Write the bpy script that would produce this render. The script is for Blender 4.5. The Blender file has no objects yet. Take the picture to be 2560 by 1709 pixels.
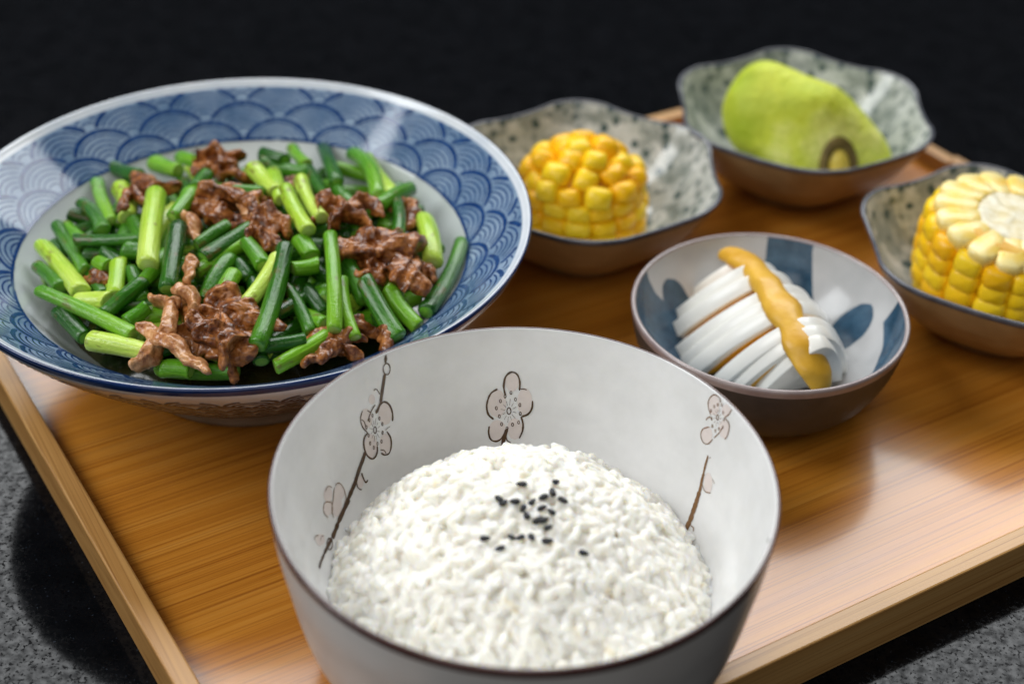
import bpy, bmesh, math, random
from mathutils import Vector, Matrix, noise
random.seed(7)
R = math.radians; PI = math.pi
scene = bpy.context.scene
COL = scene.collection

# ------------------------------------------------------------------ camera, world, lights
cam_d = bpy.data.cameras.new("camera"); cam = bpy.data.objects.new("camera", cam_d); COL.objects.link(cam)
fw = Vector((0.0, 0.80460648, -0.5938084)); rt = Vector((0.99953157, 0.01817319, 0.02462456)); up = Vector((-0.03060448, 0.59353024, 0.80422958))
m = Matrix((rt, up, -fw)).transposed().to_4x4(); m.translation = (0, 0, 0.30481); cam.matrix_world = m
cam_d.sensor_width = 36; cam_d.lens = 52.27; cam_d.clip_start = 0.01; cam_d.clip_end = 50
cam_d.dof.use_dof = True; cam_d.dof.focus_distance = 0.420; cam_d.dof.aperture_fstop = 7.0
scene.camera = cam
scene.view_settings.view_transform = 'Standard'; scene.view_settings.look = 'None'
scene.view_settings.exposure = -0.18; scene.view_settings.gamma = 1

world = bpy.data.worlds.new("World"); scene.world = world; world.use_nodes = True
bg = world.node_tree.nodes["Background"]; bg.inputs[0].default_value = (0.95, 0.97, 1.0, 1); bg.inputs[1].default_value = 0.035

def area(name, loc, target, sx, sy, power, col):
    d = bpy.data.lights.new(name, 'AREA'); d.shape = 'RECTANGLE'; d.size = sx; d.size_y = sy; d.energy = power; d.color = col
    o = bpy.data.objects.new(name, d); COL.objects.link(o); o.location = loc
    o.rotation_euler = (Vector(target) - Vector(loc)).to_track_quat('-Z', 'Y').to_euler(); return o
area("window_light", (0.10, 1.54, 1.26), (0.02, 0.38, 0), 1.95, 0.82, 37, (0.96, 0.985, 1.0))
area("side_window_light", (-1.35, 0.25, 1.25), (0, 0.36, 0), 0.7, 1.0, 22, (0.96, 0.985, 1.0))
area("front_fill_light", (-0.25, -0.95, 1.75), (0.02, 0.35, 0), 1.6, 1.2, 14, (1.0, 0.97, 0.93))  # added fill lamp, high behind the camera, lifts the camera-facing sides

# ------------------------------------------------------------------ helpers
def newobj(name, data, parent=None, loc=None):
    o = bpy.data.objects.new(name, data); COL.objects.link(o)
    if parent: o.parent = parent
    if loc is not None: o.location = loc
    return o
def empty(name, loc=(0,0,0), rz=0):
    o = newobj(name, None, None, loc); o.rotation_euler = (0,0,rz); o.empty_display_size = .01; return o
def tag(o, label, cat=None, group=None, kind=None):
    o['label'] = label
    if cat: o['category'] = cat
    if group: o['group'] = group
    if kind: o['kind'] = kind
    return o
def mesh(name, verts, faces, mats, smooth=True, fm=None):
    me = bpy.data.meshes.new(name); me.from_pydata([tuple(v) for v in verts], [], faces); me.update()
    for mt in (mats if isinstance(mats, (list, tuple)) else [mats]): me.materials.append(mt)
    if smooth: me.polygons.foreach_set('use_smooth', [True]*len(me.polygons))
    if fm: me.polygons.foreach_set('material_index', fm)
    return me
def smoothprof(pts, n=6):
    """Catmull-Rom through a list of (r, z) in mm, returned in metres"""
    out = []
    P = [pts[0]] + list(pts) + [pts[-1]]
    for i in range(1, len(P)-2):
        p0, p1, p2, p3 = P[i-1], P[i], P[i+1], P[i+2]
        for k in range(n):
            t = k/n
            out.append(tuple(.5*((2*p1[j]) + (-p0[j]+p2[j])*t + (2*p0[j]-5*p1[j]+4*p2[j]-p3[j])*t*t + (-p0[j]+3*p1[j]-3*p2[j]+p3[j])*t**3)/1000 for j in (0, 1)))
    out.append((pts[-1][0]/1000, pts[-1][1]/1000)); return out
def lathe(name, prof, mats, n=192, fmf=None, lobe=None):
    """prof: (r, z) polyline in metres; lobe(theta, r, z) -> (r, z)"""
    V, F, FM = [], [], []
    for i in range(n):
        a = 2*PI*i/n
        for (r, z) in prof:
            rr, zz = lobe(a, r, z) if lobe else (r, z)
            V.append((rr*math.sin(a), rr*math.cos(a), zz))
    k = len(prof)
    for i in range(n):
        j = (i+1) % n
        for q in range(k-1):
            F.append((i*k+q, j*k+q, j*k+q+1, i*k+q+1))
            if fmf: FM.append(fmf(q))
    return mesh(name, V, F, mats, True, FM if fmf else None)
def ribbon_mesh(name, lines, surf, mat, lift=.00008):
    """lines: list of (width_m, [(u, v)...]); surf(u, v) -> (point, normal)"""
    V, F = [], []
    for w, pts in lines:
        P = [surf(*p) for p in pts]; n0 = len(V)
        for i, (p, nn) in enumerate(P):
            a = P[max(i-1, 0)][0]; b = P[min(i+1, len(P)-1)][0]
            t = (b-a); t = t.normalized() if t.length > 1e-9 else Vector((1,0,0))
            s = nn.cross(t).normalized()
            ww = w*(.85+.3*noise.noise(p*900)) * (.55 if i in (0, len(P)-1) else 1)
            c = p + nn*lift
            V += [c - s*ww*.5, c + s*ww*.5]
        for i in range(len(P)-1):
            F.append((n0+2*i, n0+2*i+1, n0+2*i+3, n0+2*i+2))
    return mesh(name, V, F, mat)
def resample(pts, step):
    out = [pts[0]]
    for a, b in zip(pts, pts[1:]):
        d = math.dist(a, b); k = max(1, int(d/step))
        for i in range(1, k+1): out.append(tuple(a[j]+(b[j]-a[j])*i/k for j in range(len(a))))
    return out
def catmull(pts, n=5):
    P = [pts[0]] + list(pts) + [pts[-1]]; out = []
    for i in range(1, len(P)-2):
        for k in range(n):
            t = k/n
            out.append(tuple(.5*((2*P[i][j]) + (-P[i-1][j]+P[i+1][j])*t + (2*P[i-1][j]-5*P[i][j]+4*P[i+1][j]-P[i+2][j])*t*t + (-P[i-1][j]+3*P[i][j]-3*P[i+1][j]+P[i+2][j])*t**3) for j in range(len(P[0]))))
    out.append(tuple(pts[-1])); return out
def box(bm, x0, x1, y0, y1, z0, z1):
    v = [bm.verts.new((x, y, z)) for x in (x0, x1) for y in (y0, y1) for z in (z0, z1)]
    for f in ((0,1,3,2),(4,6,7,5),(0,4,5,1),(2,3,7,6),(0,2,6,4),(1,5,7,3)): bm.faces.new([v[i] for i in f])
def bmobj(name, bm, mat, parent=None, bevel=0, smooth=False):
    bmesh.ops.recalc_face_normals(bm, faces=bm.faces)
    if bevel:
        bmesh.ops.bevel(bm, geom=list(bm.edges), offset=bevel, segments=2, affect='EDGES', profile=.5)
    me = bpy.data.meshes.new(name); bm.to_mesh(me); bm.free(); me.materials.append(mat)
    if smooth: me.polygons.foreach_set('use_smooth', [True]*len(me.polygons))
    return newobj(name, me, parent)

# ------------------------------------------------------------------ materials
class NT:
    def __init__(s, name):
        s.m = bpy.data.materials.new(name); s.m.use_nodes = True; s.t = s.m.node_tree
        s.b = s.t.nodes['Principled BSDF']
    def n(s, typ, **kw):
        x = s.t.nodes.new(typ)
        for k, v in kw.items():
            if hasattr(x, k): setattr(x, k, v)
        return x
    def set(s, **kw):
        for k, v in kw.items():
            i = s.b.inputs[k.replace('_', ' ')]
            i.default_value = (*v, 1) if isinstance(v, tuple) and i.type == 'RGBA' else v
        return s
    def link(s, a, b): s.t.links.new(a, b)
    def coord(s, scale=(1,1,1), out='Object', rot=(0,0,0)):
        c = s.n('ShaderNodeTexCoord'); mp = s.n('ShaderNodeMapping'); mp.inputs['Scale'].default_value = scale; mp.inputs['Rotation'].default_value = rot
        s.link(c.outputs[out], mp.inputs['Vector']); return mp.outputs[0]
    def noise(s, vec, scale, detail=3, rough=.5, dist=0):
        x = s.n('ShaderNodeTexNoise'); x.inputs['Scale'].default_value = scale; x.inputs['Detail'].default_value = detail
        x.inputs['Roughness'].default_value = rough; x.inputs['Distortion'].default_value = dist
        s.link(vec, x.inputs['Vector']); return x.outputs['Fac']
    def ramp(s, fac, stops, interp='LINEAR'):
        x = s.n('ShaderNodeValToRGB'); cr = x.color_ramp; cr.interpolation = interp
        while len(cr.elements) < len(stops): cr.elements.new(.5)
        for e, (p, c) in zip(cr.elements, stops): e.position = p; e.color = (*c, 1) if len(c) == 3 else c
        s.link(fac, x.inputs[0]); return x.outputs[0]
    def mix(s, fac, a, b, blend='MIX'):
        x = s.n('ShaderNodeMix'); x.data_type = 'RGBA'; x.blend_type = blend
        for i, v in ((0, fac), (6, a), (7, b)):
            if isinstance(v, (float, int)): x.inputs[i].default_value = v
            elif isinstance(v, tuple): x.inputs[i].default_value = (*v, 1)
            else: s.link(v, x.inputs[i])
        return x.outputs[2]
    def math(s, op, a, b=None, c=None):
        x = s.n('ShaderNodeMath'); x.operation = op
        for i, v in enumerate((a, b, c)):
            if v is None: continue
            if isinstance(v, (float, int)): x.inputs[i].default_value = v
            else: s.link(v, x.inputs[i])
        return x.outputs[0]
    def bump(s, h, strength, dist):
        x = s.n('ShaderNodeBump'); x.inputs['Strength'].default_value = strength; x.inputs['Distance'].default_value = dist
        s.link(h, x.inputs['Height']); s.link(x.outputs[0], s.b.inputs['Normal'])
    def col(s, o): s.link(o, s.b.inputs['Base Color'])
    def inp(s, name, o): s.link(o, s.b.inputs[name])

def glaze(name, c1, c2, sc=60, rough=.14, bump=.05, coat=.0):
    t = NT(name); v = t.coord()
    f = t.noise(v, sc, 4, .6)
    t.col(t.ramp(f, [(.35, c1), (.65, c2)]))
    t.set(Roughness=rough, IOR=1.5, Coat_Weight=coat)
    t.bump(t.noise(v, 250, 2), bump, .001); return t.m

def mat_bamboo(name, lo, mid, hi, axis, rough, scale=1.0, coat=.5, coatr=.2):
    """grain runs along local axis"""
    t = NT(name)
    sc = [1, 1, 1]; sc[axis] = .018
    v = t.coord(tuple(s*scale for s in sc))
    f1 = t.noise(v, 480, 6, .7, .2); f2 = t.noise(v, 95, 3, .5); 
    sc3 = [1, 1, 1]; sc3[axis] = .004
    f3 = t.noise(t.coord(tuple(s*scale for s in sc3)), 1500, 2, .5)
    f = t.math('ADD', t.math('MULTIPLY', f1, .55), t.math('MULTIPLY', f2, .45))
    c = t.ramp(f, [(.33, lo), (.5, mid), (.66, hi)])
    dark = t.ramp(f3, [(.50, (1,1,1)), (.70, (.55,.42,.30))])
    c = t.mix(.85, c, dark, 'MULTIPLY')
    # nodes of the bamboo culm: a few darker blotches
    f4 = t.noise(t.coord((.5,.5,.5)), 45, 2, .4)
    c = t.mix(t.ramp(f4, [(.68, (0,0,0)), (.8, (.45,.45,.45))]), c, tuple(x*.55 for x in lo))
    t.col(c); t.set(Roughness=rough, IOR=1.45, Coat_Weight=coat, Coat_Roughness=coatr, Coat_IOR=1.5)
    t.inp('Roughness', t.ramp(f1, [(.3, (rough*.9,)*3), (.7, (rough*1.15,)*3)]))
    t.bump(f1, .12, .0006); return t.m

M = {}
def counter_mat():
    t = NT('black_granite'); v = t.coord()
    f = t.noise(v, 1050, 2, .5); big = t.noise(v, 90, 3, .6)
    speck = t.ramp(f, [(.36, (0,0,0)), (.44, (1,1,1))])        # 0 = black fleck, 1 = polished ground
    c = t.mix(speck, (.002,.002,.003), t.ramp(big, [(.35, (.002,.0024,.0032)), (.7, (.005,.0055,.007))]))
    vo = t.n('ShaderNodeTexVoronoi'); vo.inputs['Scale'].default_value = 700; t.link(v, vo.inputs['Vector'])
    bl = t.ramp(vo.outputs['Distance'], [(.0, (1,1,1)), (.2, (0,0,0))])
    vc = t.ramp(t.noise(v, 300, 1), [(.56, (0,0,0)), (.62, (1,1,1))])
    c = t.mix(t.math('MULTIPLY', bl, vc), c, (.04,.055,.08))
    t.col(c); t.set(IOR=1.5)
    t.inp('Roughness', t.mix(speck, (.3,)*3, (.075,)*3)); t.inp('Specular IOR Level', t.mix(speck, (.05,)*3, t.ramp(t.noise(v, 420, 3), [(.35, (.07,)*3), (.65, (.23,)*3)])))
    return t.m
M['counter'] = counter_mat()
M['floor'] = mat_bamboo('bamboo_floor', (.40,.135,.012), (.53,.205,.022), (.61,.275,.045), 0, .30, coat=.65, coatr=.15)
M['rail'] = mat_bamboo('bamboo_rail', (.46,.24,.075), (.60,.34,.115), (.68,.43,.17), 0, .38, coat=.3, coatr=.3)
M['rail_y'] = mat_bamboo('bamboo_rail_side', (.44,.215,.06), (.56,.30,.095), (.66,.39,.14), 1, .38, coat=.3, coatr=.3)
M['blue_white'] = glaze('blue_white_glaze', (.62,.67,.74), (.74,.77,.81), 70, .1, .03)
M['band'] = glaze('blue_wash_glaze', (.12,.20,.32), (.27,.36,.48), 60, .12, .03)
M['foot'] = glaze('unglazed_foot', (.30,.24,.17), (.38,.31,.23), 80, .6, .1)
M['well'] = glaze('white_well_glaze', (.56,.60,.62), (.64,.67,.68), 40, .1, .03)
def ink(name, c1, c2, rough=.1, sc=300):
    return glaze(name, c1, c2, sc, rough, .02)
M['ink'] = ink('blue_ink', (.008,.034,.13), (.022,.07,.21), .07)
M['navy'] = ink('navy_ink', (.006,.02,.085), (.012,.035,.13), .09, 90)
M['outer_ink'] = ink('dark_outer_ink', (.01,.018,.05), (.02,.035,.08), .25)
M['rice_bowl_in'] = glaze('off_white_glaze', (.74,.74,.735), (.83,.83,.83), 55, .16, .04)
M['rice_bowl_out'] = glaze('grey_white_glaze', (.62,.61,.60), (.70,.69,.68), 30, .3, .05)
M['brown_rim'] = glaze('brown_glaze_rim', (.06,.026,.022), (.11,.055,.05), 60, .15, .03)
M['print_brown'] = ink('print_brown', (.05,.022,.007), (.085,.04,.013), .2)
M['print_faint'] = ink('print_faint', (.22,.14,.09), (.30,.20,.14), .2)
M['print_ochre'] = ink('print_ochre', (.16,.075,.024), (.24,.125,.05), .2)
M['print_grey'] = ink('print_grey', (.12,.12,.11), (.2,.2,.19), .2)
M['print_pink'] = ink('print_pink', (.72,.64,.61), (.76,.68,.65), .18)
M['dish_out'] = glaze('tan_stoneware', (.30,.20,.09), (.42,.29,.14), 50, .38, .05)
M['dish_rim'] = glaze('slate_glaze_rim', (.05,.055,.07), (.12,.125,.15), 120, .2, .03)
def dish_mat():
    t = NT('speckled_flower_glaze'); v = t.coord()
    f = t.noise(v, 75, 4, .6, .4)
    vo = t.n('ShaderNodeTexVoronoi'); vo.inputs['Scale'].default_value = 165; t.link(v, vo.inputs['Vector'])
    d = t.math('ADD', vo.outputs['Distance'], t.math('MULTIPLY', t.noise(v, 260, 3), .5))
    dots = t.ramp(d, [(.50, (1,1,1)), (.60, (0,0,0))])
    g = t.noise(v, 32, 2)
    c = t.ramp(f, [(.36, (.24,.27,.25)), (.5, (.48,.50,.47)), (.66, (.64,.65,.63))])
    c = t.mix(t.math('MULTIPLY', dots, t.ramp(g, [(.32, (.45,)*3), (.5, (1,)*3)])), c, (.05,.085,.085))
    c = t.mix(t.math('MULTIPLY', t.ramp(t.noise(v, 140, 3, .6), [(.5, (0,0,0)), (.58, (1,1,1))]), .55), c, (.13,.16,.14))
    t.col(c); t.set(Roughness=.14, IOR=1.5); return t.m
M['dish_in'] = dish_mat()
def egg_bowl_mat():
    """white glaze with hand-painted blue dots and brush strokes laid out in the bowl's own coordinates (metres)"""
    t = NT('painted_egg_bowl_glaze')
    co = t.n('ShaderNodeTexCoord').outputs['Object']
    wob = t.n('ShaderNodeTexNoise'); wob.inputs['Scale'].default_value = 70; t.link(co, wob.inputs['Vector'])
    sub = t.n('ShaderNodeVectorMath'); sub.operation = 'SUBTRACT'; t.link(wob.outputs['Color'], sub.inputs[0]); sub.inputs[1].default_value = (.5,.5,.5)
    scl = t.n('ShaderNodeVectorMath'); scl.operation = 'SCALE'; t.link(sub.outputs[0], scl.inputs[0]); scl.inputs['Scale'].default_value = .003
    add = t.n('ShaderNodeVectorMath'); add.operation = 'ADD'; t.link(co, add.inputs[0]); t.link(scl.outputs[0], add.inputs[1])
    v = add.outputs[0]
    sp = t.n('ShaderNodeSeparateXYZ'); t.link(v, sp.inputs[0]); X, Y, Z = sp.outputs
    def dot(x, y, r):
        dx = t.math('SUBTRACT', X, x); dy = t.math('SUBTRACT', Y, y)
        d = t.math('SQRT', t.math('ADD', t.math('MULTIPLY', dx, dx), t.math('MULTIPLY', dy, dy)))
        return t.math('LESS_THAN', d, r)
    def AND(a, b): return t.math('MULTIPLY', a, b)
    def OR(*a):
        o = a[0]
        for b in a[1:]: o = t.math('MAXIMUM', o, b)
        return o
    def NOT(a): return t.math('SUBTRACT', 1.0, a)
    band = AND(AND(t.math('GREATER_THAN', X, .004), t.math('LESS_THAN', X, .0195)), t.math('GREATER_THAN', Y, .012))
    left = AND(AND(NOT(dot(.016, .040, .0500)), t.math('LESS_THAN', X, -.006)), t.math('LESS_THAN', Y, .019))
    right = AND(AND(NOT(dot(-.006, .008, .0445)), t.math('GREATER_THAN', X, .004)), t.math('LESS_THAN', Y, .006))
    mask = OR(dot(-.0262, .0215, .0062), band, left, right, dot(.0300, .0125, .0066))
    wash = t.ramp(t.noise(co, 160, 4, .65), [(.3, (.012,.045,.085)), (.7, (.05,.115,.185))])
    base = t.ramp(t.noise(co, 45, 3), [(.35, (.45,.455,.46)), (.65, (.56,.56,.565))])
    t.col(t.mix(mask, base, wash)); t.set(Roughness=.16, IOR=1.5); return t.m
M['egg_in'] = egg_bowl_mat()
M['egg_out'] = glaze('charcoal_stoneware', (.035,.032,.032), (.055,.05,.048), 120, .45, .08)
M['egg_rim'] = glaze('pinkish_rim', (.28,.22,.22), (.38,.32,.31), 90, .16, .03)

def stem_mat(name, dk, md, lt, rough=.22):
    t = NT(name); v = t.coord((1,1,.06)); 
    oi = t.n('ShaderNodeObjectInfo')
    f = t.noise(v, 900, 3, .6); g = t.noise(t.coord((1,1,1)), 70, 2)
    zc = t.n('ShaderNodeSeparateXYZ'); t.link(t.coord(), zc.inputs[0])
    val = t.math('ADD', t.math('ADD', t.math('MULTIPLY', f, .55), t.math('MULTIPLY', g, .30)), t.math('MULTIPLY', oi.outputs['Random'], .32))
    val = t.math('ADD', val, t.math('MULTIPLY', zc.outputs[2], 9.0))
    c = t.ramp(val, [(.32, dk), (.56, md), (.82, lt)])
    spots = t.ramp(t.noise(t.coord((1,1,.6)), 260, 2), [(.66, (0,0,0)), (.74, (1,1,1))])
    c = t.mix(t.math('MULTIPLY', spots, .6), c, (.13,.075,.02))
    t.col(c)
    t.set(Roughness=rough, IOR=1.45, Coat_Weight=.25, Coat_Roughness=.12, Specular_IOR_Level=.35, Subsurface_Weight=.0)
    t.inp('Roughness', t.ramp(f, [(.3, (rough*.8,)*3), (.7, (rough*1.6,)*3)]))
    t.bump(t.math('ADD', f, t.math('MULTIPLY', t.noise(t.coord(), 1100, 2), .5)), .55, .0007); return t.m
M['D'] = stem_mat('dark_green_stem', (.008,.055,.004), (.024,.125,.007), (.075,.25,.012))
M['M'] = stem_mat('mid_green_stem', (.04,.18,.007), (.11,.33,.012), (.20,.44,.022))
M['L'] = stem_mat('pale_green_stem', (.24,.48,.018), (.42,.63,.05), (.58,.74,.13))
def cut_mat(name, c1, c2):
    t = NT(name); v = t.coord(); sp = t.n('ShaderNodeVectorMath'); sp.operation = 'MULTIPLY'; t.link(v, sp.inputs[0]); sp.inputs[1].default_value = (1,1,0)
    ln = t.n('ShaderNodeVectorMath'); ln.operation = 'LENGTH'; t.link(sp.outputs[0], ln.inputs[0])
    d = t.math('MULTIPLY', ln.outputs['Value'], 340)
    t.col(t.mix(t.math('MULTIPLY', t.noise(v, 1200, 2), .6), t.ramp(d, [(.1, c1), (.75, c2), (1, tuple(x*.5 for x in c2))]), tuple(x*.6 for x in c2)))
    t.set(Roughness=.3, Coat_Weight=.5); return t.m
M['cutD'] = cut_mat('cut_end_dark', (.22,.46,.05), (.10,.32,.025)); M['cutM'] = cut_mat('cut_end_mid', (.40,.58,.12), (.22,.46,.04)); M['cutL'] = cut_mat('cut_end_pale', (.62,.74,.25), (.46,.66,.1))
def meat_mat(name, a, b, c):
    t = NT(name); v = t.coord(); f = t.noise(v, 190, 5, .65, .8); g = t.noise(t.coord((1,.25,1)), 600, 4, .65)
    val = t.math('ADD', t.math('MULTIPLY', f, .65), t.math('MULTIPLY', g, .35))
    t.col(t.ramp(val, [(.36, a), (.47, b), (.57, c), (.68, tuple(min(1, x*1.35+.04) for x in c))]))
    t.set(Roughness=.38, IOR=1.42, Coat_Weight=.6, Coat_Roughness=.12, Specular_IOR_Level=.3, Subsurface_Weight=.0, Subsurface_Radius=(1,.35,.18), Subsurface_Scale=.0018)
    t.bump(t.math('ADD', g, t.noise(v, 1300, 3)), .4, .001); return t.m
M['meatB'] = meat_mat('browned_pork', (.04,.009,.0015), (.17,.046,.007), (.40,.145,.032))
M['meatT'] = meat_mat('tan_pork', (.26,.08,.02), (.45,.185,.06), (.60,.31,.13))
def rice_mat():
    t = NT('steamed_rice'); v = t.coord()
    f = t.noise(v, 330, 3, .6); g = t.noise(v, 60, 2)
    c = t.ramp(f, [(.3, (.83,.80,.715)), (.6, (.88,.865,.81))])
    c = t.mix(t.ramp(t.noise(v, 210, 2), [(.66, (0,0,0)), (.76, (.6,)*3)]), c, (.76,.63,.38))
    t.col(c); t.set(Roughness=.36, IOR=1.36, Subsurface_Weight=1.0, Subsurface_Radius=(1,.88,.62), Subsurface_Scale=.0024)
    t.bump(t.noise(v, 1500, 2), .1, .0004); return t.m
M['rice'] = rice_mat()
def simple(name, a, b, sc, rough, sss=0, srad=(1,.6,.3), ss=.002, coat=0, bump=0, bsc=300):
    t = NT(name); v = t.coord(); t.col(t.ramp(t.noise(v, sc, 3, .55), [(.35, a), (.65, b)]))
    t.set(Roughness=rough, IOR=1.42, Subsurface_Weight=sss, Subsurface_Radius=srad, Subsurface_Scale=ss, Coat_Weight=coat, Coat_Roughness=.15)
    if bump: t.bump(t.noise(v, bsc, 3), bump, .0008)
    return t.m
M['sesame'] = simple('black_sesame', (.006,.006,.008), (.02,.02,.024), 900, .38, bump=.2, bsc=2500)
M['egg_white'] = simple('egg_white', (.89,.875,.81), (.92,.91,.86), 60, .32, 0, (1,1,1), .0015, .2)
M['yolk'] = simple('egg_yolk', (.62,.27,.012), (.75,.40,.03), 150, .42, 0, (1,.5,.1), .002, .2, .4)
M['mustard'] = simple('yellow_mustard', (.66,.34,.02), (.78,.45,.05), 90, .42, 0, (1,.6,.1), .002, .12, .3, 330)
def kernel_mat():
    t = NT('corn_kernel'); oi = t.n('ShaderNodeObjectInfo'); f = t.noise(t.coord(), 130, 2)
    val = t.math('ADD', t.math('MULTIPLY', oi.outputs['Random'], .6), t.math('MULTIPLY', f, .4))
    t.col(t.ramp(val, [(.15, (.98,.49,.004)), (.5, (.99,.60,.006)), (.85, (1.0,.71,.02))]))
    t.set(Roughness=.36, IOR=1.40, Coat_Weight=.08, Coat_Roughness=.15, Subsurface_Weight=.0, Subsurface_Radius=(1,.55,.1), Subsurface_Scale=.003); return t.m
M['kernel'] = kernel_mat()
M['cob'] = simple('corn_cob', (.75,.38,.03), (.82,.48,.06), 200, .5)
M['core'] = simple('corn_core', (.70,.58,.28), (.80,.75,.56), 260, .4, 0, (1,.9,.6), .003, .2, .25, 380)
M['kernel_cut'] = simple('corn_kernel_cut', (.97,.66,.10), (.96,.80,.34), 170, .33, 0, (1,.7,.2), .003, .2, .3, 400)
def fruit_mat():
    t = NT('green_fruit_skin'); v = t.coord(); f = t.noise(v, 26, 4, .55); g = t.noise(v, 210, 3)
    g2 = t.ramp(t.noise(v, 480, 3, .7), [(.42, (0,0,0)), (.62, (1,1,1))])
    t.col(t.mix(t.math('MULTIPLY', t.math('MULTIPLY', g, g2), .9), t.ramp(f, [(.32, (.34,.46,.008)), (.5, (.64,.70,.05)), (.68, (.85,.84,.30))]), (.46,.56,.03)))
    t.set(Roughness=.62, Subsurface_Weight=.15, Subsurface_Radius=(.7,1,.2), Subsurface_Scale=.003, Coat_Weight=.0); t.bump(t.math('ADD', f, t.math('MULTIPLY', g, .6)), .5, .003); return t.m
M['fruit'] = fruit_mat()
M['calyx'] = simple('brown_calyx', (.09,.06,.012), (.20,.14,.035), 200, .6, bump=.4)
M['fruit_core'] = simple('yellow_fruit_core', (.58,.40,.03), (.72,.56,.10), 120, .4, .2)
M['sauce'] = simple('dark_stir_fry_sauce', (.010,.016,.004), (.04,.03,.008), 120, .15, coat=.8, bump=.4, bsc=160)

# ------------------------------------------------------------------ setting: counter
CZ = -.0098
me = mesh('counter', [(-4,-2,CZ), (4,-2,CZ), (4,5,CZ), (-4,5,CZ)], [(0,1,2,3)], M['counter'], False)
tag(newobj('counter', me), 'polished black speckled granite counter under the tray', kind='structure')

# ------------------------------------------------------------------ tray
A = [Vector((-.0460,.1954)), Vector((.2823,.3943)), Vector((.1304,.6156)), Vector((-.1941,.4197))]   # front, right, back, left corners (outer top edge)
tray = empty('serving_tray', (A[0].x, A[0].y, CZ), math.atan2(A[1].y-A[0].y, A[1].x-A[0].x))
tag(tray, 'shallow bamboo serving tray holding all the bowls on the black counter', 'tray')
TI = tray.matrix_basis.inverted()
def tl(p): q = TI @ Vector((p.x, p.y, 0)); return Vector((q.x, q.y))
B = [tl(p) for p in A]; TOP = .006 - CZ; FZ = 0 - CZ; WR = .0060
def offset_corner(i, w):
    a, b, c = B[i-1], B[i], B[(i+1) % 4]
    d1 = (b-a).normalized(); d2 = (c-b).normalized(); n1 = Vector((-d1.y, d1.x)); n2 = Vector((-d2.y, d2.x))
    return b + (n1+n2)*(w/(1+n1.dot(n2)))
I4 = [offset_corner(i, WR) for i in range(4)]
J4 = [offset_corner(i, WR*.5) for i in range(4)]
def slab(name, q, z0, z1, mat, bev):
    bm = bmesh.new(); lo = [bm.verts.new((p.x, p.y, z0)) for p in q]; hi = [bm.verts.new((p.x, p.y, z1)) for p in q]; n = len(q)
    bm.faces.new(lo[::-1]); bm.faces.new(hi)
    for i in range(n): bm.faces.new((lo[i], lo[(i+1) % n], hi[(i+1) % n], hi[i]))
    return bmobj(name, bm, mat, tray, bev)
slab('tray_floor', J4, FZ-.005, FZ, M['floor'], 0)
def rail(i, mat, z0=.0, z1=None, u0=0, u1=1):
    a, b, c, d = B[i], B[(i+1) % 4], I4[(i+1) % 4], I4[i]
    q = [a.lerp(b, u0), a.lerp(b, u1), d.lerp(c, u1), d.lerp(c, u0)]
    if abs(u0) < 1e-6 and i in (1, 3): pass
    return slab('rail', q, z0, z1 or TOP, mat, .0006)
rail(0, M['rail']); rail(2, M['rail'])
# the two short rails carry a handle slot: a grip bar above, the rest of the rail below and at both ends
rail(3, M['rail_y'])
for i in (1,):
    rail(i, M['rail_y'], 0, TOP, .0, .33); rail(i, M['rail_y'], 0, TOP, .67, 1.)
    g = rail(i, M['rail_y'], TOP-.0045, TOP+.0012 if i == 1 else TOP, .3302, .6698); g.name = 'handle_grip'
    rail(i, M['rail_y'], 0, TOP-.0105, .3302, .6698)
# ------------------------------------------------------------------ seigaiha helper
def waves(N, rows, rowh, ymax, rad, widths, ymin=0.0, y0=0.0):
    """scale-wave arcs in unit space: x = scale widths around, y = scale widths up the wall"""
    dark, light = [], []
    cen = [(k, [(i + .5*(k % 2), y0+k*rowh) for i in range(-1, N+1)]) for k in range(rows)]
    for k, cs in cen:
        for (cx, cy) in cs[1:N+1]:
            for li, rr in enumerate(rad):
                run = []
                for q in range(49):
                    a = PI*q/48 + 0; a = -.35 + (PI+.7)*q/48
                    x, y = cx + rr*math.cos(a), cy + rr*math.sin(a)
                    ok = ymin <= y <= ymax
                    if ok:
                        for k2 in range(max(0, k-4), k):
                            off = .5*(k2 % 2); base = round(x-off)
                            for bx in (base-1, base, base+1):
                                if (x-bx-off)**2 + (y-y0-k2*rowh)**2 < (rad[0]+.035)**2: ok = False; break
                            if not ok: break
                    if ok: run.append((x, y))
                    if (not ok or q == 48) and run:
                        if len(run) > 2: (dark if li == 0 else light).append((widths[0] if li == 0 else widths[1], run))
                        run = []
    return dark + light

# ------------------------------------------------------------------ big blue bowl
BC = Vector((-.0873, .4033, 0))
bowl = empty('blue_wave_bowl', BC); tag(bowl, 'wide blue and white bowl with wave-scale print holding the green stir fry', 'bowl')
slope = [(72.3,41.7), (91.0,55.4)]
inner = smoothprof([(0,13), (25,13.4), (42,17), (56,25), (66,34.5), (72.3,41.7)], 8) 
inner += [(.0723+(.0187)*i/12, .0417+.0137*i/12) for i in range(1, 13)]
lip = [(.0914,.0559), (.0919,.0561), (.0924,.0559), (.0926,.0554), (.0924,.0546)]
outer = smoothprof([(92.4,54.6), (90.8,51.2), (84.5,43.5), (74,33), (60.5,20.5), (49,11), (42,6.8)], 6)
foot = [(.0415,.0066), (.0413,.002), (.0408,.0004), (.0385,.0004), (.0380,.002), (.0378,.006), (0,.0065)]
prof = inner + lip + outer[1:] + foot
ni, nl, no = len(inner), len(lip), len(outer)
def fm_big(q):
    if q < 40: return 1
    if q < ni-2: return 3
    if q < ni+1: return 0
    if q < ni+nl+2: return 2
    return 0 if q < ni+nl+35 else 4
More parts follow.
